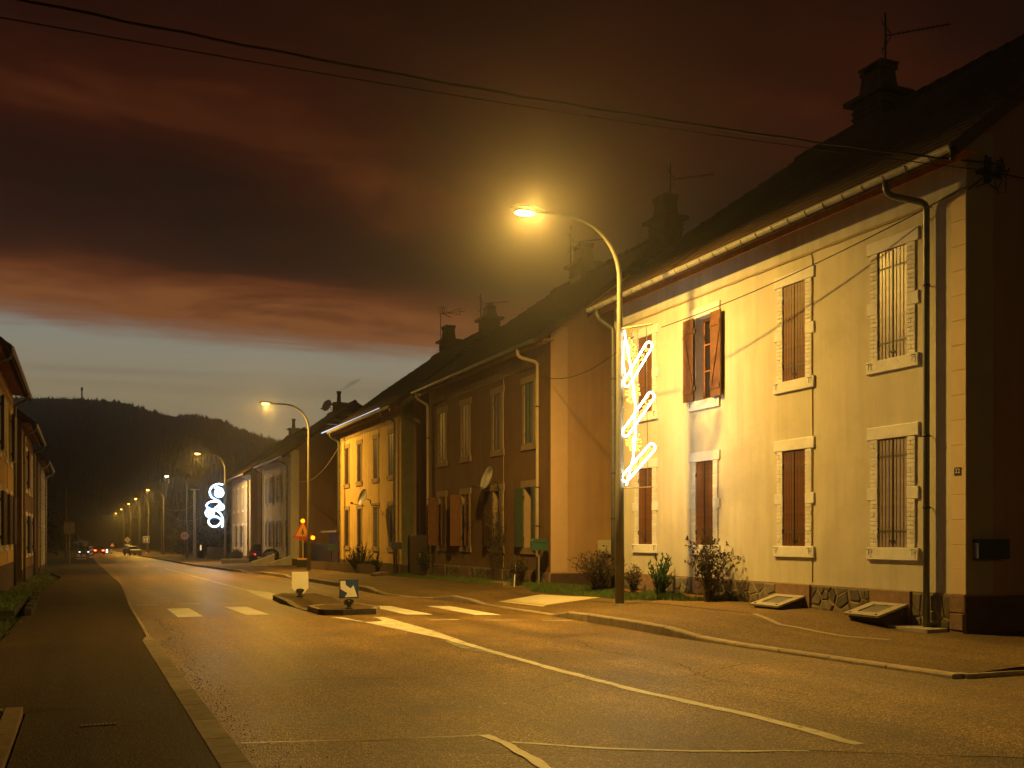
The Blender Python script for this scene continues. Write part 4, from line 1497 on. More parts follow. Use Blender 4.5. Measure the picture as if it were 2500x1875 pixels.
def refuge_sign(name, label, loc, rz, arrow, size):
    t = thing(name, label, 'traffic sign', loc, rz)
    s = size
    # sign panel: square with a tapered foot; local x to the right, z up, face towards -y
    w = s / 2
    po = [(-w * .97, s * 1.55), (w * .97, s * 1.55), (w, s * 1.5), (w * 1.02, s * .56), (w * .45, s * .2), (-w * .45, s * .2), (-w * 1.02, s * .56), (-w, s * 1.5)]
    MB().prism(po, lambda p: (p[0], 0.0, p[1]), lambda p: (p[0], 0.022, p[1])).obj('panel', M['sign_white'] if not arrow else M['sign_tan'], t)
    if arrow:
        f0 = lambda p: (p[0], -0.003, p[1])
        f1 = lambda p: (p[0], -0.0005, p[1])
        sq = [(-w * .98, s * 1.535), (w * .98, s * 1.535), (w * .99, s * .56), (-w * .99, s * .56)]
        MB().prism(sq, f0, f1).obj('rim', M['black'], t)
        i = lambda p: (p[0], -0.006, p[1])
        j = lambda p: (p[0], -0.0032, p[1])
        MB().prism([(x * .93, s * 1.05 + (z - s * 1.05) * .93) for x, z in sq], i, j).obj('blue_field', M['sign_blue'], t)
        ar = [(12, 20), (85, 20), (88, 80), (158, 133), (195, 82), (252, 257), (75, 263), (110, 200), (15, 140)]
        ap = [(-w + (x + 0) / 265 * s * .98, s * 1.535 - z / 278 * s * .985) for x, z in ar]
        MB().prism(ap, lambda p: (p[0], -0.010, p[1]), lambda p: (p[0], -0.0062, p[1])).obj('arrow', M['sign_white'], t)
    # flexible foot: neck, fan-shaped clamp, bolt and base
    fan = [(-s * .09, 0.06), (s * .09, 0.06), (s * .10, s * .2), (s * .26, s * .40)] + [(s * .26 * math.cos(R(a)), s * .40 + s * .12 * math.sin(R(a))) for a in (30, 60, 90, 120, 150)] + [(-s * .26, s * .40), (-s * .10, s * .2)]
    MB().prism(fan, lambda p: (p[0], -0.045, p[1]), lambda p: (p[0], -0.012, p[1])).obj('clamp', M['metal_dark'], t)
    MB().lathe([(0.02, 0), (0.02, 0.01)], 8).obj('bolt', M['chrome'], t, loc=(0, -0.045, s * .42), rot=(R(90), 0, 0))
    MB().lathe([(0.085, -0.01), (0.085, 0.02), (0.05, 0.04), (0.04, 0.1)], 12).obj('foot', M['metal_dark'], t)
    return t


refuge_sign('keep_right_sign', 'blue low sign with a white down-right arrow on the front of the island', (5.35, 21.9, gz(21.9) + 0.11), R(-10), True, 0.415)
refuge_sign('keep_right_sign', 'low sign seen from its blank white back at the rear of the island', (5.27, 26.95, gz(26.95) + 0.14), R(-10), False, 0.425)

# ------------------------------------------------------------------ roadworks sign with two amber flashers
rw = thing('roadworks_sign', 'triangular roadworks warning sign with two glowing amber lights on a post', 'traffic sign', (11.5, 58, pz(11.5, 58)), R(-14))
MB().box(-0.04, 0.04, -0.02, 0.06, 0.3, 1.75).obj('post', M['sign_tan'], rw)
MB().box(-0.33, 0.33, -0.2, 0.2, 0.0, 0.42).obj('ballast_block', M['metal_dark'], rw)
MB().cbox(0, 0.04, 0, 0.64, 0, 0.1, .01).obj('ballast_top', M['sign_yellow'], rw, loc=(-0.32, -0.02, 0.421), rot=(0, 0, R(-90)))
tri = lambda s, zc: [(-s, zc - s * .577), (s, zc - s * .577), (0, zc + s * 1.155)]
zc = 1.86 - pz(11.5, 58) - 0.02
for nm, s, y, m in (('rim', 0.56, -0.03, M['sign_red']), ('face', 0.43, -0.044, M['sign_yellow'])):
    MB().prism(tri(s, zc), lambda p: (p[0], y - 0.006, p[1]), lambda p: (p[0], y + 0.006, p[1])).obj(nm, m, rw)
mb = MB()
f0, f1 = (lambda p: (p[0], -0.056, p[1])), (lambda p: (p[0], -0.051, p[1]))
zb_ = zc - 0.2
for pol in ([(-.06, 0), (-.02, 0), (0.03, .16), (-.01, .18)], [(.05, 0), (.09, 0), (.05, .17), (.01, .16)], [(-.02, .16), (.05, .16), (.03, .30), (-.04, .28)],
            [(-.03, .27), (.01, .27), (-.09, .15), (-.11, .17)], [(.12, 0), (.24, 0), (.18, .07)], [(-.14, .05), (-.12, .04), (-.02, .2), (-.04, .21)]):
    mb.prism([(x, zb_ + z) for x, z in pol], f0, f1)
mb.prism([(-.01 + .035 * math.cos(R(a)), zb_ + .34 + .035 * math.sin(R(a))) for a in range(0, 360, 45)], f0, f1)
mb.obj('digging_figure', M['black'], rw)
MB().box(-0.42, 0.42, -0.04, -0.02, zc - 0.44, zc - 0.36).obj('lower_bar', M['sign_red'], rw)
for x, z in ((0.0, zc + 0.62), (0.56, zc - 0.33)):
    MB().lathe([(0.02, -0.05), (0.12, -0.045), (0.12, 0.045), (0.02, 0.05)], 14).obj('flasher', M['e_amber'], rw, loc=(x, -0.09, z), rot=(R(90), 0, 0))


# ------------------------------------------------------------------ aerials and dishes
def aerial(label, loc, h, kind):
    t = thing('tv_aerial', label, 'TV aerial', loc, R(-46), 'rooftop TV aerials')
    MB().tube([(0, 0, -0.6), (0, 0, h)], 0.022, 6).obj('mast', M['iron'], t)
    zb = h * 0.62 if kind != 2 else h - 0.1
    if kind == 2:
        zb = h
    b = MB().tube([(0, 0, zb), (1.35, 0, zb)], 0.014, 5).obj('boom', M['iron'], t)
    mb = MB()
    if kind == 2:
        for k in (-.16, 0, .16):
            mb.tube([(0.35, 0, zb), (1.1, 0, zb + k)], 0.012, 4)
        mb.tube([(1.1, 0, zb - .16), (1.1, 0, zb + .16)], 0.012, 4)
        for x in (0.0, .12, .24):
            mb.tube([(x, -.2, zb + .02), (x, .2, zb + .02)], 0.012, 4).tube([(x, -.2, zb + .3), (x, .2, zb + .3)], 0.012, 4)
            mb.tube([(x, .2, zb + .02), (x, .2, zb + .3)], 0.012, 4).tube([(x, -.2, zb + .02), (x, -.2, zb + .3)], 0.012, 4)
        mb.tube([(0.1, 0, zb), (0.5, 0.2, zb - .2)], 0.02, 4)
    else:
        for i in range(11):
            x = 0.28 + i * 0.1
            mb.tube([(x, -.09, zb), (x, .09, zb)], 0.009, 4).tube([(x, 0, zb - .05), (x, 0, zb + .05)], 0.009, 4)
        for k in (-1, 1):
            mb.tube([(0.12, 0, zb + .03 * k), (-.08, 0, zb + .34 * k)], 0.012, 4)
            for q in (.12, .22, .32):
                mb.tube([(0.08 - q * .45, -.2, zb + q * k), (0.08 - q * .45, .2, zb + q * k)], 0.01, 4)
    mb.obj('element', M['iron'], b)
    return t


XR = 12 + HD / 2
rz0 = RIDGE
aerial('tall aerial with long boom on the topmost, nearest chimney', (XR, 17.72, rz0 + 0.9), 13.25 - rz0 - .9, 0)
aerial('aerial on the chimney right of the glowing street lamp arm', (XR, 26.75, rz0 + 0.6), 12.95 - rz0 - .6, 0)
aerial('faint aerial behind the curve of the glowing street lamp', (XR, 33.65, rz0 + 0.3), 13.0 - rz0 - .3, 0)
aerial('aerial with a bare boom on the gabled chimney of the yellow house', (XR, 42.85, rz0 + 0.3), 12.5 - rz0 - .3, 0)
aerial('aerial with an open fan-shaped cage on the far chimney of the yellow house', (XR, 48.45, rz0 + 0.3), 12.75 - rz0 - .3, 2)


def dish(label, wall, h, loc, rz, r):
    t = thing('satellite_dish', label, 'satellite dish', loc, rz)
    prof = [(r * math.sin(R(a)) / math.sin(R(40)), 0.5 * r * (1 - math.cos(R(a))) / (1 - math.cos(R(40))) * .6) for a in range(0, 41, 8)]
    mb = MB().lathe(prof + [(prof[-1][0] * .99, prof[-1][1] - .012)], 20, (0, 0, 0), 1.0, 0.9)
    mb.obj('reflector', M['dish'], t, smooth=True, rot=(R(90 - 18), 0, 0))
    MB().tube([(0, 0.02, -r * .75), (0, -r * 1.2, -r * .55)], 0.014, 6).obj('feed_arm', M['iron'], t)
    MB().lathe([(.03, 0), (.045, .02), (.045, .09), (.03, .11)], 8).obj('feed_horn', M['iron'], t, loc=(0, -r * 1.2, -r * .55), rot=(R(60), 0, 0))
    MB().tube([(0, 0.1, -.05), (0, .25, -.08), (0.0, .3, -.3), (wall, h, -.32)], 0.022, 6).obj('bracket', M['iron'], t)
    return t


dish('round satellite dish on the yellow lamplit house wall', 0.0, .62, (11.35, 43.6, 3.25), R(-84), 0.46)
dish('satellite dish on the dim ochre house above a climbing plant', 0.0, .36, (11.62, 29.4, 3.34), R(-90), 0.42)
dish('dark satellite dish silhouetted beside a smoking chimney', 0.0, .3, (XR - 0.6, 71.2, rz0 - .52 + 0.30), R(-62), 0.48)

# ------------------------------------------------------------------ cables
def span(a, b, sag, r, n=28, tw=0.0):
    pts = []
    for i in range(n + 1):
        t = i / n
        pts.append((lerp(a[0], b[0], t), lerp(a[1], b[1], t) + tw * math.sin(i * 2.1), lerp(a[2], b[2], t) - sag * 4 * t * (1 - t) + tw * math.sin(i * 1.7)))
    return pts


oc = MB().tube(span((12.2, 11.15, 7.07), (-5.5, 11.3, 7.16), 0.28, .02, 60, 0.006), 0.014, 6).obj('overhead_cable', M['cable'])
tag(oc, 'upper, thicker black cable crossing the whole sky over the road', 'cable')
oc = MB().tube(span((12.25, 11.12, 6.95), (-5.5, 11.3, 6.78), 0.17, .02, 40), 0.0075, 5).obj('overhead_cable', M['cable'])
tag(oc, 'lower, thinner black cable crossing the whole sky over the road', 'cable')
oc = MB().tube(span((11.96, 11.2, 6.7), (10.95, 18.1, 5.86), 0.13, .02, 30), 0.010, 5).obj('service_cable', M['cable'])
tag(oc, 'thin cable slung past the upper windows from the house corner to the lit lamp pole', 'cable')
oc = MB().tube(span((10.75, 18.9, 5.8), (12.0, 26.3, 6.1), 0.35, .02, 20), 0.010, 5).obj('service_cable', M['cable'])
tag(oc, 'thin cable sagging from the lit lamp pole to the ochre house', 'cable')
oc = MB().tube(span((12.0, 51.1, 6.2), (12.0, 64.3, 5.3), 0.9, .02, 20), 0.022, 5).obj('service_cable', M['cable_pale'])
tag(oc, 'pale cable sagging in the dark gap between yellow and white houses', 'cable')
an = thing('cable_bracket', 'tangle of cable clamps on the corner of the nearest house gable', 'cable bracket', (12.35, 11.17, 7.0))
MB().box(-0.18, 0.3, 0.02, 0.06, -0.08, -0.03).box(-0.02, 0.02, -0.05, 0.06, -0.2, 0.16).obj('iron_arm', M['iron'], an)
mb = MB()
for k in range(16):
    c = Vector((random.uniform(-.12, .3), random.uniform(-.1, 0), random.uniform(-.1, .12)))
    mb.tube([c, c + Vector((random.uniform(-.1, .1), random.uniform(-.05, .03), random.uniform(-.08, .08))), c + Vector((random.uniform(-.14, .14), random.uniform(-.05, .03), random.uniform(-.12, .12)))], 0.014, 5)
mb.obj('clamp', M['cable'], an)
mb = MB()
mb.tube([(-.25, 0, -.3), (-.05, -.04, -.22), (.15, -.04, -.3), (.25, -.03, -.14), (.22, -.02, 0.02)], 0.009, 5)
mb.tube([(-.36, 0.02, -.34), (-.2, -.03, -.2), (0, -.04, -.1)], 0.012, 5)
mb.tube([(.05, -.04, -.1), (.14, -.05, -.34), (.3, -.04, -.32), (.34, -.03, -.1), (.2, 0, 0)], 0.007, 5)
mb.obj('cable_loop', M['cable'], an)
tag(MB().tube([(12.2, 11.2, 7.0), (13.0, 11.2, 6.98), (16, 11.2, 6.95)], 0.008, 5).obj('gable_cable', M['cable']), 'thin cable running along the dark gable wall', 'cable')

# ------------------------------------------------------------------ letter boxes, meters, hatches
mbx = thing('wall_letterbox', 'long dark letterbox with a steel flap fixed to the nearest dark gable wall', 'letterbox', (12.1, 11.10, 1.22))
MB().box(0.005, 0.61, 0.0, 0.135, 0, 0.29).obj('body', M['box_black'], mbx)
MB().cbox(0, 0.006, 0.008, 0.127, 0.015, 0.235, .002).obj('end_plate', M['chrome'], mbx, loc=(-0.002, 0, 0))
MB().cbox(0, 0.02, 0.006, 0.13, 0.205, 0.245, .008).obj('flap', M['chrome'], mbx, loc=(-0.012, 0, 0))
MB().box(-0.01, 0.62, -0.01, 0.138, 0.291, 0.298).obj('lid', M['box_black'], mbx)
mbx = thing('meter_box', 'small cream meter box on the ochre gable behind the lamp pole', 'meter box', (13.45, 25.6, 1.06))
MB().box(0, 0.72, 0, 0.11, 0, 0.40).obj('body', M['box_white'], mbx)
MB().box(0.03, 0.69, -0.012, -0.001, 0.03, 0.37).obj('door', M['box_white'], mbx)
MB().box(0.1, 0.16, -0.02, -0.013, 0.22, 0.26).obj('lock', M['iron'], mbx)


def post_box(label, loc, m, w, h, pm):
    t = thing('letterbox', label, 'letterbox', (loc[0], loc[1], pz(loc[0], loc[1])), R(-15))
    MB().tube([(0, 0, 0), (0, 0, loc[2])], 0.03, 8).obj('post', M[pm], t)
    body = [(-w / 2, 0), (w / 2, 0), (w / 2, h * .8), (w * .4, h), (-w * .4, h), (-w / 2, h * .8)]
    MB().prism(body, lambda p: (p[0], -0.16, loc[2] + p[1]), lambda p: (p[0], 0.16, loc[2] + p[1])).obj('body', M[m], t)
    MB().box(-w * .4, w * .4, -0.168, -0.161, loc[2] + h * .62, loc[2] + h * .74).obj('flap', M['iron'], t)
    return t


post_box('green letterbox on a pale post before the ochre house', (11.6, 25.65, 1.0), 'box_green', 0.44, 0.32, 'post')
post_box('black letterbox on a dark post beside the yellow house', (11.5, 39.2, 1.05), 'box_black', 0.42, 0.27, 'iron')
post_box('small green letterbox by the picket fence in the dark gap', (12.1, 53.4, 0.95), 'box_green', 0.4, 0.3, 'iron')


def cellar_hatch(label, y0, y1):
    g0 = wall_gz(y0 + .4) - 0.03
    t = thing('cellar_hatch', label, 'cellar hatch', (11.98, y0, g0))
    zt_, zf = 0.47 - g0, 0.30 - g0
    w = y1 - y0
    f0, f1 = (lambda p: (p[0], 0.0, p[1])), (lambda p: (p[0], w, p[1]))
    MB().prism([(-0.02, -0.05), (-0.42, -0.05), (-0.56, zf - 0.03), (-0.02, zt_ - .04)], f0, f1).obj('cheek', M['plinth_dark'], t)
    lid = Matrix.Translation((-0.62, -0.03, zf - .01)) @ Matrix.Rotation(-math.atan2(zt_ - zf, 0.60), 4, 'Y')
    mb = MB()
    Lx = 0.62
    for a, b, c, d in ((0, .14, 0, w + .06), (Lx - .12, Lx, 0, w + .06), (.14, Lx - .12, 0, .17), (.14, Lx - .12, w - .11, w + .06)):
        mb.box(a, b, c, d, 0, 0.035, lid)
    fr = mb.obj('lid_frame', M['concrete'], t)
    MB().box(.14, Lx - .12, .17, w - .11, 0.004, 0.02, lid).obj('grating', M['grate'], fr)
    mb = MB()
    for yy in (.1, w - .04):
        for s_ in (0.04,):
            mb.box(s_, s_ + .03, yy - .015, yy + .015, 0.035, 0.045, lid)
    mb.obj('bolt', M['iron'], fr)
    return t


cellar_hatch('sloping metal cellar hatch against the stone plinth, the farther left one', 14.85, 15.62)
cellar_hatch('sloping metal cellar hatch against the stone plinth, nearest the downpipe', 12.38, 13.10)
for i, (y, l) in enumerate(((20.6, 'terracotta edging tile lying in the grass behind the lamp pole'), (18.0, 'terracotta edging tile lying in the grass below the twiggy bush'))):
    mb = MB()
    z = pz(11.7, y)
    pts = [(11.7 - 0.10 * math.sin(math.pi * k / 8), y - .45 + .9 * k / 8, z + .05) for k in range(9)]
    mb.tube(pts, 0.045, 6)
    tag(mb.obj('edging_tile', M['terracotta']), l, 'edging tile', 'terracotta edging tiles')

# ------------------------------------------------------------------ grass
def grass(name, label, n, fx, fz, h0, h1, hue=0):
    mb = MB()
    for _ in range(n):
        x, y = fx()
        z = fz(x, y)
        h = random.uniform(h0, h1)
        a = random.uniform(0, 6.28)
        w = random.uniform(0.004, 0.008)
        lx, ly = random.gauss(0, .4) * h, random.gauss(0, .4) * h
        dx, dy = math.cos(a) * w, math.sin(a) * w
        mb.quad((x - dx, y - dy, z - .01), (x + dx, y + dy, z - .01), (x + lx * .5 + dx * .6, y + ly * .5 + dy * .6, z + h * .65), (x + lx, y + ly, z + h))
    return tag(mb.obj(name, M['grass']), label, 'grass', kind='stuff')


def fx1():
    while True:
        y = random.uniform(16.9, 27)
        e = interp(y, [(16.9, 11.95), (17.8, 11.3), (19.5, 10.95), (24.5, 10.85), (27, 11.7)])
        x = random.uniform(e - .05, 12.0)
        if x > e + random.gauss(0, .05):
            return x, y


mb = MB()
yy_ = [16.9 + .5 * i for i in range(21)]
for a, b in zip(yy_, yy_[1:]):
    q = []
    for y, k in ((a, 0), (a, 1), (b, 1), (b, 0)):
        e = interp(y, [(16.9, 11.95), (17.8, 11.3), (19.5, 10.95), (24.5, 10.85), (27, 11.7)])
        x = 12.3 if k else e
        q.append((x, y, pz(x, y) + (0.025 if k else 0.006)))
    mb.quad(*q)
tag(mb.obj('verge_soil', M['earth']), kind='structure')
grass('grass', 'mown grass strip at the foot of the near house behind the lamp pole', 15000, fx1, lambda x, y: pz(x, y) + .015, 0.03, 0.10)
grass('grass', 'thin dark grass along the foot of the ochre house', 5000, lambda: (random.uniform(11.2, 12.0), random.uniform(27, 40)), lambda x, y: pz(x, y), 0.03, 0.12)
# grassy patch and stone edging on the far left
lb = thing('lawn_bed', 'raised grass bed with a rough stone end by the left pavement', 'lawn', (-1.35, 24, gz(24)))
MB().prism([(0, 0), (-1.3, 0), (-1.3, 8.5), (-.1, 8.5)], lambda p: (p[0], p[1], -.05 - .008 * p[1]), lambda p: (p[0], p[1], .13 - .008 * p[1])).obj('soil', M['earth'], lb)
for i in range(14):
    MB().cbox(0, .16, 0, .58, 0, .2 + random.uniform(-.02, .04), .03, .02).obj('edging_stone', M['kerb_dark'], lb, loc=(.16 - .01 * i, .02 + i * .61, -.05 - .0049 * i), rot=(0, 0, R(random.uniform(-4, 4))))
grass('grass', 'lush grass on the raised bed at the left edge', 6000, lambda: (random.uniform(-2.6, -1.4), random.uniform(24, 32.3)), lambda x, y: gz(y) + .13, 0.04, 0.15)
grass('grass', 'sparse weeds along the left verge before the houses', 3500, lambda: (-1.1 - abs(random.gauss(0, .8)), random.uniform(10, 60)), lambda x, y: gz(y) - .05, 0.03, 0.14)


# ------------------------------------------------------------------ shrubs
def leafquad(mb, p, d, l, w):
    d = d.normalized()
    s_ = d.cross(Vector((random.uniform(-1, 1), random.uniform(-1, 1), random.uniform(-1, 1)))).normalized() * w
    mb.quad(p, p + d * l * .5 + s_, p + d * l, p + d * l * .5 - s_)


def twig_bush(name, label, loc, h, spread, n, leafm, leaf, ln, cat='bush', up=0.8):
    t = thing(name, label, cat, loc)
    st_, lf = MB(), MB()
    for i in range(n):
        a = random.uniform(0, 6.28)
        rr = spread * random.uniform(.15, 1)
        hh = h * random.uniform(.55, 1.0) * (1 - .25 * (rr / spread))
        p = Vector((random.uniform(-.06, .06) * spread * 2, random.uniform(-.06, .06) * spread * 2, -0.02))
        e = Vector((math.cos(a) * rr * .75, math.sin(a) * rr, hh))
        pts = []
        for k in range(6):
            q = k / 5
            pts.append(p.lerp(e, q) + Vector((random.uniform(-.03, .03), random.uniform(-.03, .03), 0.12 * h * math.sin(q * 3.1) * up)))
        st_.tube(pts, [.009, .008, .006, .005, .004, .002], 4, False)
        for k in range(2, 6):
            for _ in range(3):
                d = Vector((random.uniform(-1, 1), random.uniform(-1, 1), random.uniform(-.1, 1.1))).normalized()
                l = random.uniform(.06, .22) * h * .6
                b = pts[k].lerp(pts[k - 1], random.random())
                st_.tube([b, b + d * l * .5 + Vector((0, 0, .01)), b + d * l], [.003, .0025, .0015], 3, False)
                for _ in range(ln):
                    u = random.random()
                    dd = (d + Vector((random.uniform(-.8, .8), random.uniform(-.8, .8), random.uniform(-.8, .8)))).normalized()
                    leafquad(lf, b + d * l * u, dd, leaf * random.uniform(.6, 1.3), leaf * .22)
    st_.obj('stem', M['twig'], t)
    lf.obj('foliage', leafm, t)
    return t


def conifer(name, label, loc, h, w, n, leafm, fan=0.5, cat='shrub'):
    """upright juniper-like shrub: sprays of small scale leaves on rising stems"""
    t = thing(name, label, cat, loc)
    st_, lf = MB(), MB()
    for i in range(n):
        a = random.uniform(0, 6.28)
        rr = w * .5 * math.sqrt(random.random())
        hh = h * random.uniform(.5, 1.0) * (1 - .35 * (rr / (w * .5)) ** 2)
        p = Vector((math.cos(a) * rr * .25, math.sin(a) * rr * .25, -.02))
        e = Vector((math.cos(a) * rr, math.sin(a) * rr, hh))
        pts = [p.lerp(e, q / 5) + Vector((0, 0, 0)) for q in range(6)]
        for k in range(6):
            q = k / 5
            r2 = rr * (q ** (1 + fan * 2) if fan else q)
            pts[k] = Vector((math.cos(a) * lerp(rr * .25, rr, q ** (1 + fan)), math.sin(a) * lerp(rr * .25, rr, q ** (1 + fan)), hh * q))
        st_.tube(pts, [.008, .007, .006, .005, .003, .002], 4, False)
        for _ in range(34):
            k = random.random() ** .8 * 4.99
            b = pts[int(k)].lerp(pts[int(k) + 1], k - int(k))
            d = (pts[5] - pts[0]).normalized() + Vector((random.uniform(-.9, .9), random.uniform(-.9, .9), random.uniform(-.1, .7)))
            leafquad(lf, b, d, random.uniform(.05, .12) * (h ** .3), .012)
    st_.obj('stem', M['twig'], t)
    lf.obj('foliage', leafm, t)
    return t


P3 = lambda x, y, d=0.0: (x, y, pz(x, y) + d)
twig_bush('twiggy_bush', 'tall twiggy bush with dry leaves in front of the second ground-floor window', P3(11.55, 17.25), 1.55, 0.85, 34, M['leaf_dry'], 0.075, 3)
twig_bush('low_bush', 'dense low bush of fine dry twigs behind the lamp pole', P3(11.5, 21.9), 1.15, 0.9, 110, M['leaf_dry'], 0.045, 4)
twig_bush('low_bush', 'thin dry bush between the lamp pole and the green juniper', P3(11.6, 20.35), 0.75, 0.4, 24, M['leaf_dry'], 0.045, 4)
conifer('juniper', 'bright green juniper with fanned top by the near house wall', P3(11.6, 19.25), 1.12, 0.62, 36, M['leaf_green'], 0.9)
conifer('juniper', 'broad dark conifer in front of the yellow lamplit house', P3(11.35, 44.5), 1.5, 1.25, 90, M['leaf_dark'], 0.2)
conifer('juniper', 'small dark conifer right of the broad one at the yellow house', P3(11.4, 41.9), 0.95, 0.55, 40, M['leaf_dark'], 0.2)
twig_bush('low_bush', 'dry bush beside the green letterbox post', P3(11.55, 26.9), 0.95, 0.5, 40, M['leaf_dry'], 0.05, 5)
twig_bush('low_bush', 'dark bush at the far end of the ochre house', P3(11.6, 35.9), 1.1, 0.45, 40, M['leaf_dark'], 0.06, 5)
twig_bush('climbing_plant', 'bare climbing plant rising up the ochre house wall', P3(11.8, 29.2), 2.9, 0.42, 36, M['leaf_dry'], 0.05, 4, cat='climber', up=.3)
tag(MB().tube([P3(11.3, 26.7, 0), P3(11.45, 26.95, 0.62)], 0.014, 6).obj('stake', M['sign_white']), 'short white stake leaning in the dry bush by the letterbox', 'stake')
tag(MB().box(11.2, 11.6, 27.3, 28.3, 0.05, 0.22).obj('stone_step', M['stone_tan']), 'low pale stone step on the grass before the ochre house', 'step')
for i in range(4):
    w = random.uniform(.25, .45)
    o = MB().cbox(0, w, 0, w * 1.3, 0, .14, .04, .03).obj('rock', M['sandstone'], None, loc=P3(10.9 + .2 * i, 39.6 + .5 * i, -.02), rot=(0, 0, random.random()))
    tag(o, '%s garden rock at the foot of the yellow house corner' % ('nearest', 'second nearest', 'second farthest', 'farthest')[i], 'rock', 'garden rocks by the black letterbox')


def clipped_hedge(label, loc, r):
    t = thing('clipped_shrub', label, 'shrub', loc)
    lf = MB()
    for _ in range(2600):
        v = Vector((random.gauss(0, 1), random.gauss(0, 1), random.gauss(0, 1))).normalized()
        if v.z < -.75:
            continue
        k = random.uniform(.86, 1.0)
        p = Vector((v.x * r * k, v.y * r * k, r * .9 + v.z * r * .9 * k))
        leafquad(lf, p, v + Vector((random.uniform(-.8, .8), random.uniform(-.8, .8), random.uniform(-.8, .8))), .06, .025)
    lf.obj('foliage', M['leaf_dark'], t)
    MB().tube([(0, 0, -.3), (0, 0, r * .9), (.05, 0, r * 1.3)], [.05, .04, .02], 6).obj('stem', M['twig'], t)
    return t


clipped_hedge('round clipped bush in front of the white house', (11.05, 66, -0.12), 0.5)
for (x, y0_, y1_, z0_, z1_, l) in ((10.3, 64.5, 68.5, 0.45, -0.05, 'sloping low garden wall left of the round clipped bush'), (11.3, 64.0, 67.0, 0.35, -0.1, 'sloping low garden wall right of the round clipped bush')):
    t = thing('garden_wall', l, 'wall', (x, y0_, gz(y0_)), 0, 'sloping garden walls before the white house')
    a, b = z0_ - gz(y0_), z1_ - gz(y0_)
    L = y1_ - y0_
    MB().prism([(0, -.2), (1.4, -.2), (1.4, a), (0, b)], lambda p: (p[0] - .7, -.08, p[1]), lambda p: (p[0] - .7, .08, p[1])).obj('wall', M['grey'], t)
    MB().prism([(-.03, b), (1.43, a), (1.43, a + .06), (-.03, b + .06)], lambda p: (p[0] - .7, -.11, p[1]), lambda p: (p[0] - .7, .11, p[1])).obj('coping', M['stone_white'], t)
gb = thing('garden_wall', 'low pale wall before the pale grey house', 'wall', (9.6, 76, pz(9.6, 76)))
MB().box(-.4, 1.5, 0, .2, -.1, .28).obj('wall', M['grey'], gb)
MB().box(-.43, 1.53, -.03, .23, .281, .34).obj('coping', M['stone_white'], gb)
twig_bush('low_bush', 'dark bush under the blue-white swirl decoration', P3(10.9, 80.5), 1.1, .8, 50, M['leaf_dark'], .09, 5)

# picket fence and the dark gap
pf = thing('picket_fence', 'low dark wooden picket fence in front of the yellow house', 'fence', (11.15, 41.2, pz(11.15, 46)))
pk = MB().box(-.012, .012, -.035, .035, -.15, .42).quad((-.012, -.035, .42), (-.012, .035, .42), (-.012, 0, .47)).mesh('picket', M['woodpole'])
for i in range(95):
    o = place('picket', pk, pf)
    o.location = (0, i * .14, random.uniform(-.03, .03) - .008 * (i * .14 - 5))
    o.rotation_euler = (R(random.uniform(-3, 3)), 0, 0)
for zz in (.08, .3):
    MB().box(.014, .035, 0, 13.2, zz, zz + .04).obj('rail', M['woodpole'], pf)
gt = thing('board_gate', 'dark board gate in the gap between ochre and yellow houses', 'gate', (12.2, 38.3, pz(12, 38)), 0)
for i in range(12):
    MB().cbox(0, .03, .003, .27, -.1, 1.55 + (0.03 if i % 2 else 0), .004).obj('board', M['wood_dark'], gt, loc=(0, -1.75 + i * .275, 0))
MB().box(.031, .07, -1.75, 1.55, .3, .4).box(.031, .07, -1.75, 1.55, 1.2, 1.3).obj('rail', M['wood_dark'], gt)
MB().box(-.014, -.002, -.02, .06, .5, .85).obj('handle_plate', M['sign_white'], gt)
gt = thing('board_gate', 'tall dark board fence closing the gap beyond the yellow house', 'fence', (12.6, 51.3, pz(12, 57)), 0)
for i in range(40):
    MB().cbox(0, .03, .003, .31, -.2, 1.3 + (0.04 if i % 2 else 0), .004).obj('board', M['wood_dark'], gt, loc=(0, i * .32, 0))
MB().box(.031, .07, 0, 12.8, .3, .4).box(.031, .07, 0, 12.8, 1.0, 1.1).obj('rail', M['wood_dark'], gt)
sh = thing('garden_shed', 'small dark shed with a pale gutter edge between yellow and white houses', 'shed', (12.9, 54.5, -0.3))
MB().box(0, 2.4, 0, 3, 0, 2.2).obj('wall', M['wood_dark'], sh)
MB().quad((-.35, -.3, 2.2), (2.7, -.3, 3.2), (2.7, 3.3, 3.2), (-.35, 3.3, 2.2)).quad((-.35, -.3, 2.12), (-.35, 3.3, 2.12), (2.7, 3.3, 3.12), (2.7, -.3, 3.12)).quad((-.35, -.3, 2.12), (2.7, -.3, 3.12), (2.7, -.3, 3.2), (-.35, -.3, 2.2)).obj('roof', M['tile'], sh)
MB().box(-.42, -.351, -.3, 3.3, 2.1, 2.2).obj('gutter', M['zinc'], sh)
MB().box(-.02, -.001, .6, 1.5, .1, 2.0).obj('door', M['wood_dark'], sh)


# ------------------------------------------------------------------ signs far down the street
def pole_sign(name, label, loc, h, r=.03, cat='traffic sign', rz=0.0):
    t = thing(name, label, cat, (loc[0], loc[1], loc[2] if len(loc) > 2 else gz(loc[1])), rz)
    MB().tube([(0, 0, 0), (0, 0, h)], r, 8).obj('post', M['post'], t)
    return t


def disc(r, y, n=24):
    return MB().prism([(r * math.cos(2 * math.pi * i / n), r * math.sin(2 * math.pi * i / n)) for i in range(n)], lambda p: (p[0], y, p[1]), lambda p: (p[0], y + .008, p[1]))


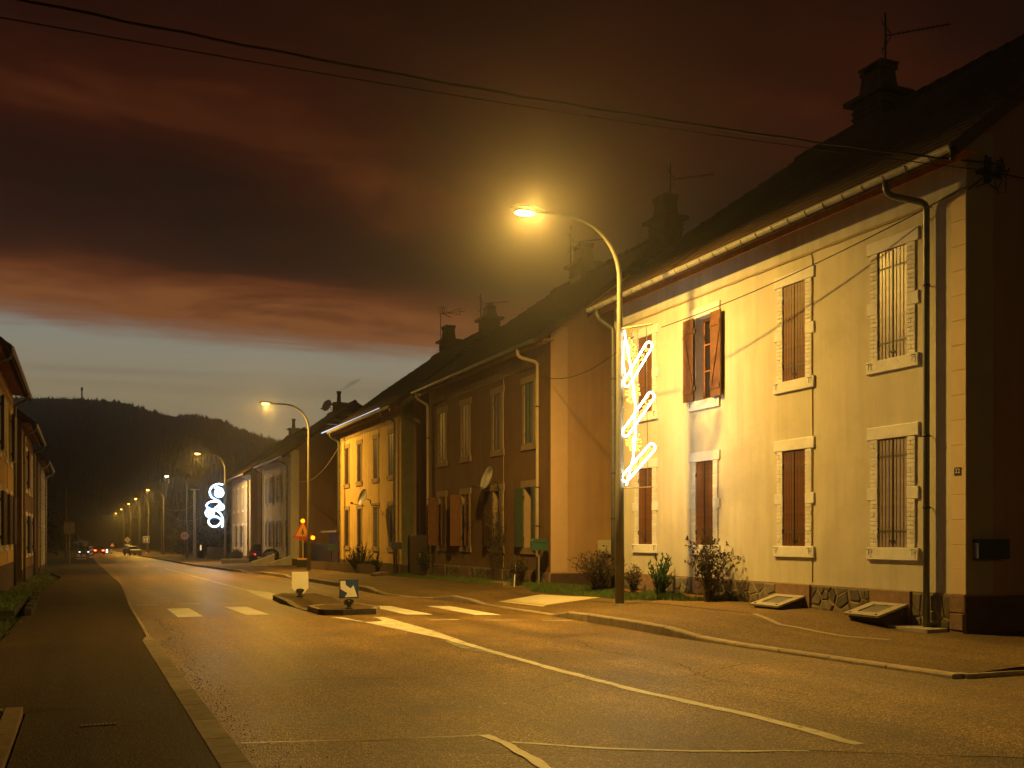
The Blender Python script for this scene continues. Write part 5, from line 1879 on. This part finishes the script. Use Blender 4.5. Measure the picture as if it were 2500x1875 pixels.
t = pole_sign('speed_limit_sign', 'round red-rimmed 30 speed limit sign on the right verge', (9.18, 105, gz(105)), 2.2)
zc_ = 1.67 - gz(105)
disc(.46, -.05).obj('rim', M['sign_red'], t, loc=(0, 0, zc_))
disc(.36, -.062).obj('face', M['sign_white'], t, loc=(0, 0, zc_))
place('numeral', text_mesh('30', .46, .003, M['black'], 'numeral'), t, (0, -.066, zc_ - .01), (R(90), 0, 0))
MB().lathe([(.4, 0), (.4, .12), (.3, .2)], 12).obj('base', M['rubber'], t)

t = pole_sign('pedestrian_sign', 'square blue sign with white pictogram on a red and white post', (8.02, 150, gz(150)), 2.6)
zc_ = 1.18 - gz(150)
MB().box(-.42, .42, -.05, -.03, zc_ - .45, zc_ + .45).obj('rim', M['sign_white'], t)
MB().box(-.38, .38, -.062, -.051, zc_ - .39, zc_ + .39).obj('face', M['sign_blue'], t)
mb = MB().box(.06, .18, -.072, -.063, zc_ - .32, zc_ + .1)
mb.prism([(.12 - .16, zc_ + .08), (.12 + .16, zc_ + .08), (.12, zc_ + .32)], lambda p: (p[0], -.072, p[1]), lambda p: (p[0], -.063, p[1]))
mb.box(-.24, -.16, -.072, -.063, zc_ - .3, zc_ + .25).box(-.28, -.12, -.072, -.063, zc_ - .05, zc_ + .05)
mb.obj('pictogram', M['sign_white'], t)
for i in range(3):
    MB().lathe([(.09, 0), (.09, .24)], 10, (0, 0, .05 + i * .28)).obj('band', M['sign_red'] if i % 2 == 0 else M['sign_white'], t)

t = pole_sign('priority_sign', 'yellow and white diamond priority sign above a small panel, far right verge', (5.95, 160, gz(160)), 2.9)
zc_ = 1.13 - gz(160)
dm = lambda s: [(-s, 0), (0, -s), (s, 0), (0, s)]
MB().prism(dm(.42), lambda p: (p[0], -.05, zc_ + p[1]), lambda p: (p[0], -.04, zc_ + p[1])).obj('rim', M['sign_white'], t)
MB().prism(dm(.26), lambda p: (p[0], -.062, zc_ + p[1]), lambda p: (p[0], -.052, zc_ + p[1])).obj('face', M['sign_yellow'], t)
MB().box(-.36, .36, -.05, -.03, zc_ - .85, zc_ - .6).obj('lower_panel', M['sign_white'], t)

t = pole_sign('sign_board', 'brown blank-backed rectangular board on a thin pole by the left pavement', (-.93, 80, gz(80)), 3.1, .035, 'sign')
MB().box(-.36, .34, .04, .06, 1.8 - gz(80), 2.6 - gz(80)).obj('panel', M['sign_tan'], t)
t = pole_sign('marker_board', 'leaning red and white striped barrier board on the left of the road', (.76, 120, gz(120)), 1.35, .03, 'barrier', R(8))
MB().box(-.2, .2, -.05, -.03, .2, 1.45).obj('panel', M['sign_white'], t)
mb = MB()
for i in range(3):
    z = .28 + i * .4
    mb.prism([(-.2, z), (.2, z + .15), (.2, z + .35), (-.2, z + .2)], lambda p: (p[0], -.06, p[1]), lambda p: (p[0], -.051, p[1]))
mb.obj('red_stripe', M['sign_red'], t)
t = pole_sign('round_sign', 'small round sign seen from behind among the far roadworks on the left', (.2, 125, gz(125)), 1.9, .03)
disc(.33, -.04).obj('panel', M['sign_tan'], t, loc=(0, 0, 1.75))
t = pole_sign('finger_post', 'finger post with side arms among the far roadworks on the left', (-.55, 125, gz(125)), 2.8, .05, 'sign')
MB().box(-.5, .05, -.05, -.03, 1.75, 2.0).box(.0, .55, -.05, -.03, 1.9, 2.2).obj('arm', M['sign_tan'], t)
t = pole_sign('warning_sign', 'tiny red-rimmed triangle sign far down the right side', (5.2, 215, gz(215)), 1.6, .04)
MB().prism(tri(.5, 1.6), lambda p: (p[0], -.05, p[1]), lambda p: (p[0], -.03, p[1])).obj('panel', M['sign_red'], t)
MB().prism(tri(.3, 1.6), lambda p: (p[0], -.062, p[1]), lambda p: (p[0], -.052, p[1])).obj('face', M['sign_white'], t)
for i, (x, y, l) in enumerate(((-.5, 118, 'yellowish plastic barrier block far left of the road, left one'), (0.05, 118, 'yellowish plastic barrier block far left of the road, right one'))):
    bl = thing('barrier_block', l, 'barrier', (x, y, gz(y)), 0, 'plastic barrier blocks at the far roadworks')
    MB().prism([(-.26, 0), (.26, 0), (.2, .3), (.14, .62), (-.14, .62), (-.2, .3)], lambda p: (p[0], -.2, p[1]), lambda p: (p[0], .2, p[1])).obj('body', M['box_white'], bl)
    MB().box(-.2, .2, -.21, -.2005, .2, .34).obj('stripe', M['sign_red'], bl)
for x, y, l in ((4.02, 205, 'left of two small white glowing bollards in the far road'), (4.8, 206, 'right of two small white glowing bollards in the far road')):
    b = thing('bollard', l, 'bollard', (x, y, gz(y)), 0, 'white bollards in the far road')
    MB().lathe([(.16, 0), (.16, .2)], 10).obj('base', M['metal_dark'], b)
    MB().lathe([(.13, .2), (.15, .3), (.15, .75), (.1, .85)], 10).obj('post', emis('white_reflection_glow', (1, .95, .75), 2.5) if l.startswith('left') else M['sign_white'], b)  # left post emits light in place of reflecting it
bn = thing('litter_bin', 'dark bin with a lit pane at the foot of the concrete pole', 'bin', (11.4, 112, gz(112)))
MB().lathe([(.36, 0), (.4, .9), (.36, .95)], 12).obj('drum', M['metal_dark'], bn)
MB().box(-.05, .1, -.02, .02, 1.0, 1.55).obj('lit_pane', emis('lit_pane', (1, .6, .25), 1.2), bn)

# overhead-line poles
def line_pole(label, x, y, top, kind):
    b = min(gz(y), -.6) - .05
    t = thing('utility_pole', label, 'utility pole', (x, y, b), 0, 'line poles beyond the houses')
    h = top - b
    if kind == 'concrete':
        MB().prism([(-.17, -.12), (.17, -.12), (.17, .12), (-.17, .12)], lambda p: (p[0], p[1], 0), lambda p: (p[0] * .6, p[1] * .6, h)).obj('mast', M['grey'], t)
        MB().box(-.5, .5, -.05, .05, h - .12, h).obj('crossarm', M['grey'], t)
    else:
        MB().tube([(0, 0, 0), (0, 0, h)], [.14, .09], 8).obj('mast', M['woodpole'], t)
        MB().box(-.9, .1, -.06, .06, h - 1.75, h - 1.6).box(-.9, -.5, -.06, .06, h - 2.0, h - 1.88).obj('crossarm', M['woodpole'], t)
        mb = MB()
        for xx in (-.85, -.5, 0):
            mb.lathe([(.04, 0), (.06, .08), (.03, .16)], 6, (xx, 0, h - 1.6))
        mb.obj('insulator', M['grey'], t)
    return t


line_pole('pale concrete pole with a short T top beside the swirl decoration', 11.0, 114, 6.7, 'concrete')
wp = [(11.0, 164, 8.4, 'tallest wooden pole with sagging wires, behind the blue sign'), (10.67, 195, 7.95, 'dim wooden pole directly above the blue sign'), (10.75, 230, 7.3, 'dim wooden pole left of the one above the blue sign'),
      (10.5, 270, 6.85, 'small wooden pole above the yellow diamond sign'), (9.7, 330, 6.4, 'tiny wooden pole far down the street'), (9.5, 390, 6.0, 'tiniest wooden pole at the end of the row')]
for a in wp:
    line_pole(a[3], a[0], a[1], a[2], 'wood')
tag(MB().tube(span((10.6, 164, 6.6), (14.5, 150, 6.2), 1.0, .02, 16), .035, 5).tube(span((11.0, 164, 6.0), (15.5, 150, 4.4), 1.2, .02, 16), .035, 5).obj('overhead_cable', M['cable_pale']), 'pair of pale wires sagging from the tallest wooden pole', 'cable')
t = thing('utility_pole', 'thin dark pole by the far left houses', 'utility pole', (-1.46, 100, gz(100)))
MB().tube([(0, 0, 0), (0, 0, 6.7)], [.1, .07], 8).obj('mast', M['woodpole'], t)
MB().box(0, .55, -.03, .03, 6.5, 6.58).obj('crossarm', M['woodpole'], t)


# ------------------------------------------------------------------ cars
def car(label, loc, rz, paint, rear=False, front=False, dim=1.0):
    t = thing('parked_car', label, 'car', loc, rz)
    prof = [(-2.1, .3), (-2.12, .62), (-2.0, .86), (-1.1, .94), (1.55, .96), (2.0, .92), (2.1, .6), (2.06, .3)]
    MB().prism(prof, lambda p: (-.84, p[0], p[1]), lambda p: (.84, p[0], p[1])).obj('body', M[paint], t)
    cab = [(-1.0, .94), (-.45, 1.42), (1.0, 1.46), (1.75, .955)]
    MB().prism(cab, lambda p: (-.8 + .16 * (p[1] - .94) / .5, p[0], p[1]), lambda p: (.8 - .16 * (p[1] - .94) / .5, p[0], p[1])).obj('cabin', M[paint], t)
    for s in (-1, 1):
        f = lambda p, o=0.006: (s * (.8 - .16 * (p[1] - .94) / .5 + o), p[0], p[1])
        q = [(-.75, .98), (-.38, 1.36), (.9, 1.39), (1.4, .98)]
        MB().quad(*[f(p) for p in (q if s > 0 else q[::-1])]).obj('side_window', M['glass'], t)
    MB().quad((-.66, 1.735, 1.0), (.66, 1.735, 1.0), (.56, 1.09, 1.42), (-.56, 1.09, 1.42)).obj('rear_window', M['glass'], t)
    MB().quad((-.66, -.97, .99), (-.56, -.50, 1.39), (.56, -.50, 1.39), (.66, -.97, .99)).obj('windscreen', M['glass'], t)
    for s in (-1, 1):
        for y in (-1.3, 1.25):
            w = MB().lathe([(.2, -.1), (.31, -.1), (.31, .1), (.2, .1)], 14).obj('wheel', M['rubber'], t, loc=(s * .76, y, .31), rot=(0, R(90), 0))
            MB().lathe([(.19, -.105), (.19, .105)], 10).obj('rim', M['post'], w)
        MB().box(s * .62 - .15, s * .62 + .15, 2.07, 2.125, .66, .84).obj('tail_light', M['e_red'] if rear else M['sign_red'], t)
        MB().box(s * .6 - .16, s * .6 + .16, -2.13, -2.07, .6, .74).obj('headlight', M['e_white'] if front else M['chrome'], t)
    MB().box(-.26, .26, 2.105, 2.12, .42, .54).obj('licence_plate', M['sign_white'], t)
    return t


# local +y is the rear of the car: a car seen from behind has its rear towards the camera
car('car seen from behind with bright red tail lights far down the road', (2.4, 185, gz(185)), math.pi, 'car', rear=True)
car('dark car parked in the gap between white and grey houses, its tail reflector red', (12.6, 79.3, -0.45), math.pi - .2, 'car', rear=False)
car('parked silver car beside the yellow diamond sign', (6.95, 168, gz(168)), 0.25, 'car_silver')
car('approaching car with a white headlight behind the striped barrier', (.05, 155, gz(155)), 0.0, 'car', front=True)
tl = thing('reflector_post', 'small reflector post made to glow red before the parked dark car', 'reflector', (11.7, 76.8, -0.35))
MB().tube([(0, 0, 0), (0, 0, .7)], .04, 6).obj('post', M['metal_dark'], tl)
MB().lathe([(.07, 0), (.07, .03)], 10).obj('reflector', emis('glowing_red_reflector', (1, .05, .03), 2.0), tl, loc=(0, -.03, .62), rot=(R(90), 0, 0))  # emission stands in for the light a reflector sends back

# ------------------------------------------------------------------ hills with spruce forest
prof = [(-60, 100), (-36, 122), (-19.35, 122.5), (-.92, 124), (9.98, 123), (20, 119.5), (28.4, 112.5), (34.3, 111), (41.8, 114), (53.6, 108), (63.6, 98), (74.5, 92), (90.4, 86), (130, 70), (220, 66), (420, 60)]


def crest(x, y):
    q = x * 430.0 / max(y, 1)
    return interp(q, prof) * 900 / 900


def hillz(x, y):
    t = max(0.0, min(1.0, (y - 325) / 155.0))
    q = interp(x / y * 430.0, prof) * 0.485 * max(.8, y / 480.0)
    s_ = t * t * (3 - 2 * t)
    if y > 480:
        s_ = 1.0 - min(.5, (y - 480) / 260)
    return -3.2 + (q + 4.4) * s_ + 3.0 * math.sin(x * .04 + y * .025) * s_ * (1 - s_) * 2


mb = MB()
gx = [-220 + 10 * i for i in range(74)]
gy = [310 + 17 * i for i in range(19)]
idx = {}
for j, y in enumerate(gy):
    for i, x in enumerate(gx):
        idx[i, j] = len(mb.v)
        mb.v.append((x, y, hillz(x, y)))
for j in range(len(gy) - 1):
    for i in range(len(gx) - 1):
        mb.f.append((idx[i, j], idx[i + 1, j], idx[i + 1, j + 1], idx[i, j + 1]))
tag(mb.obj('hill', M['hill'], smooth=True), kind='structure')
mb = MB()


def spruce(x, y, h):
    z = hillz(x, y) - .5
    r = h * random.uniform(.16, .24)
    for a, b, k in ((.08, .62, 1.0), (.4, 1.0, .66)):
        n = len(mb.v)
        a0 = random.random() * 2
        for i in range(5):
            an = a0 + i * 1.2566
            mb.v.append((x + r * k * math.cos(an), y + r * k * math.sin(an), z + h * a))
        mb.v.append((x, y, z + h * b))
        mb.f += [(n + i, n + (i + 1) % 5, n + 5) for i in range(5)]


for i in range(2600):
    q = random.uniform(-30, 120)
    y = random.uniform(452, 494)
    clump = .5 + .5 * math.sin(q * .9) * math.sin(q * .37 + 1)
    spruce(q * y / 430, y, random.uniform(.9, 1.8) + 1.5 * clump * random.random() * (1 if q > 5 else .4))
for i in range(6000):
    y = random.uniform(370, 465)
    q = random.uniform(-40, 150)
    spruce(q * y / 430, y, random.uniform(2, 4.5))
tag(mb.obj('forest', M['spruce']), 'dark spruce forest covering the hill', 'forest', kind='stuff')
t = thing('hill_mast', 'slender transmitter mast on top of the dark hill', 'mast', (-.6 * 478 / 430, 478, hillz(-.6 * 478 / 430, 478)))
MB().tube([(0, 0, -1), (0, 0, 5.2)], [.42, .3], 6).obj('tower', M['iron'], t)
MB().box(-.46, .46, -.3, .3, 3.8, 5.2).obj('aerial_cluster', M['iron'], t)
# dark trees behind the far end of the street
def far_tree(x, y, h, label):
    t = thing('tree', label, 'tree', (x, y, gz(y) - .1), 0, 'dark trees at the far end of the street')
    MB().tube([(0, 0, 0), (.1, 0, h * .4), (0, .1, h * .8)], [.22, .16, .05], 6).obj('trunk', M['twig'], t)
    lf = MB()
    for _ in range(1500):
        v = Vector((random.gauss(0, .36), random.gauss(0, .36), random.gauss(0, .3)))
        p = Vector((v.x * h * .5, v.y * h * .5, h * .6 + v.z * h * .62))
        leafquad(lf, p, Vector((random.uniform(-1, 1), random.uniform(-1, 1), random.uniform(-1, 1))), .3, .12)
    lf.obj('crown', M['leaf_night'], t)


random.seed(23)
for i, (x, y, h, l) in enumerate(((13.5, 100, 4.2, 'dark round tree right of the 30 sign'), (13, 128, 3.5, 'low dark tree left of the concrete pole'), (13.0, 150, 4.5, 'dark tree right of the blue sign'), (15.5, 112, 4.0, 'dark tree behind the swirl decoration'),
                                  (-5.5, 95, 5.5, 'dark tree beyond the left houses, nearest of them'), (-5, 130, 6, 'dark tree beyond the left houses, farther back'), (-4, 180, 6, 'dark tree at the far left end of the street'))):
    far_tree(x, y, h, l)
gf = thing('garden_fence', 'dark slatted garden fence beyond the swirl decoration', 'fence', (11.9, 96, gz(96)))
for i in range(34):
    MB().box(0, .04, 0, .36, 0, 1.25).obj('slat', M['woodpole'], gf, loc=(0, i * .42, random.uniform(-.04, .04)))

# ------------------------------------------------------------------ smoke and haze
def volume(name, dens, aniso, col):
    m = bpy.data.materials.new(name)
    m.use_nodes = True
    t = m.node_tree
    t.nodes.clear()
    k = NG(t)
    out = k.n('ShaderNodeOutputMaterial')
    p = k.n('ShaderNodeVolumePrincipled')
    p.inputs['Color'].default_value = (*col, 1)
    p.inputs['Density'].default_value = dens
    p.inputs['Anisotropy'].default_value = aniso
    k.l(p.outputs[0], out.inputs['Volume'])
    return m


sx, sy, sz = XR, 70.6 - .1 + 0.0, rz0 - .52 + .36 + .95
pth = [Vector((sx + .06 + .19 * i, sy - .12 * i, sz + .02 + .12 * i + .02 * math.sin(i * 1.9))) for i in range(8)]
sm = MB().tube(pth, [.05, .08, .11, .14, .16, .16, .12, .04], 10).obj('smoke', volume('chimney_smoke', 1.1, 0.0, (.10, .09, .08)), None, True)
tag(sm, 'faint wisp of smoke drifting from the chimney of the white house', 'smoke', kind='stuff')
if HAZE > 0:
    hz = MB().box(-330, 560, -75, 660, -4.6, 78).obj('haze', volume('night_haze', HAZE, 0.90, (.9, .9, .9)))
    tag(hz, kind='stuff')
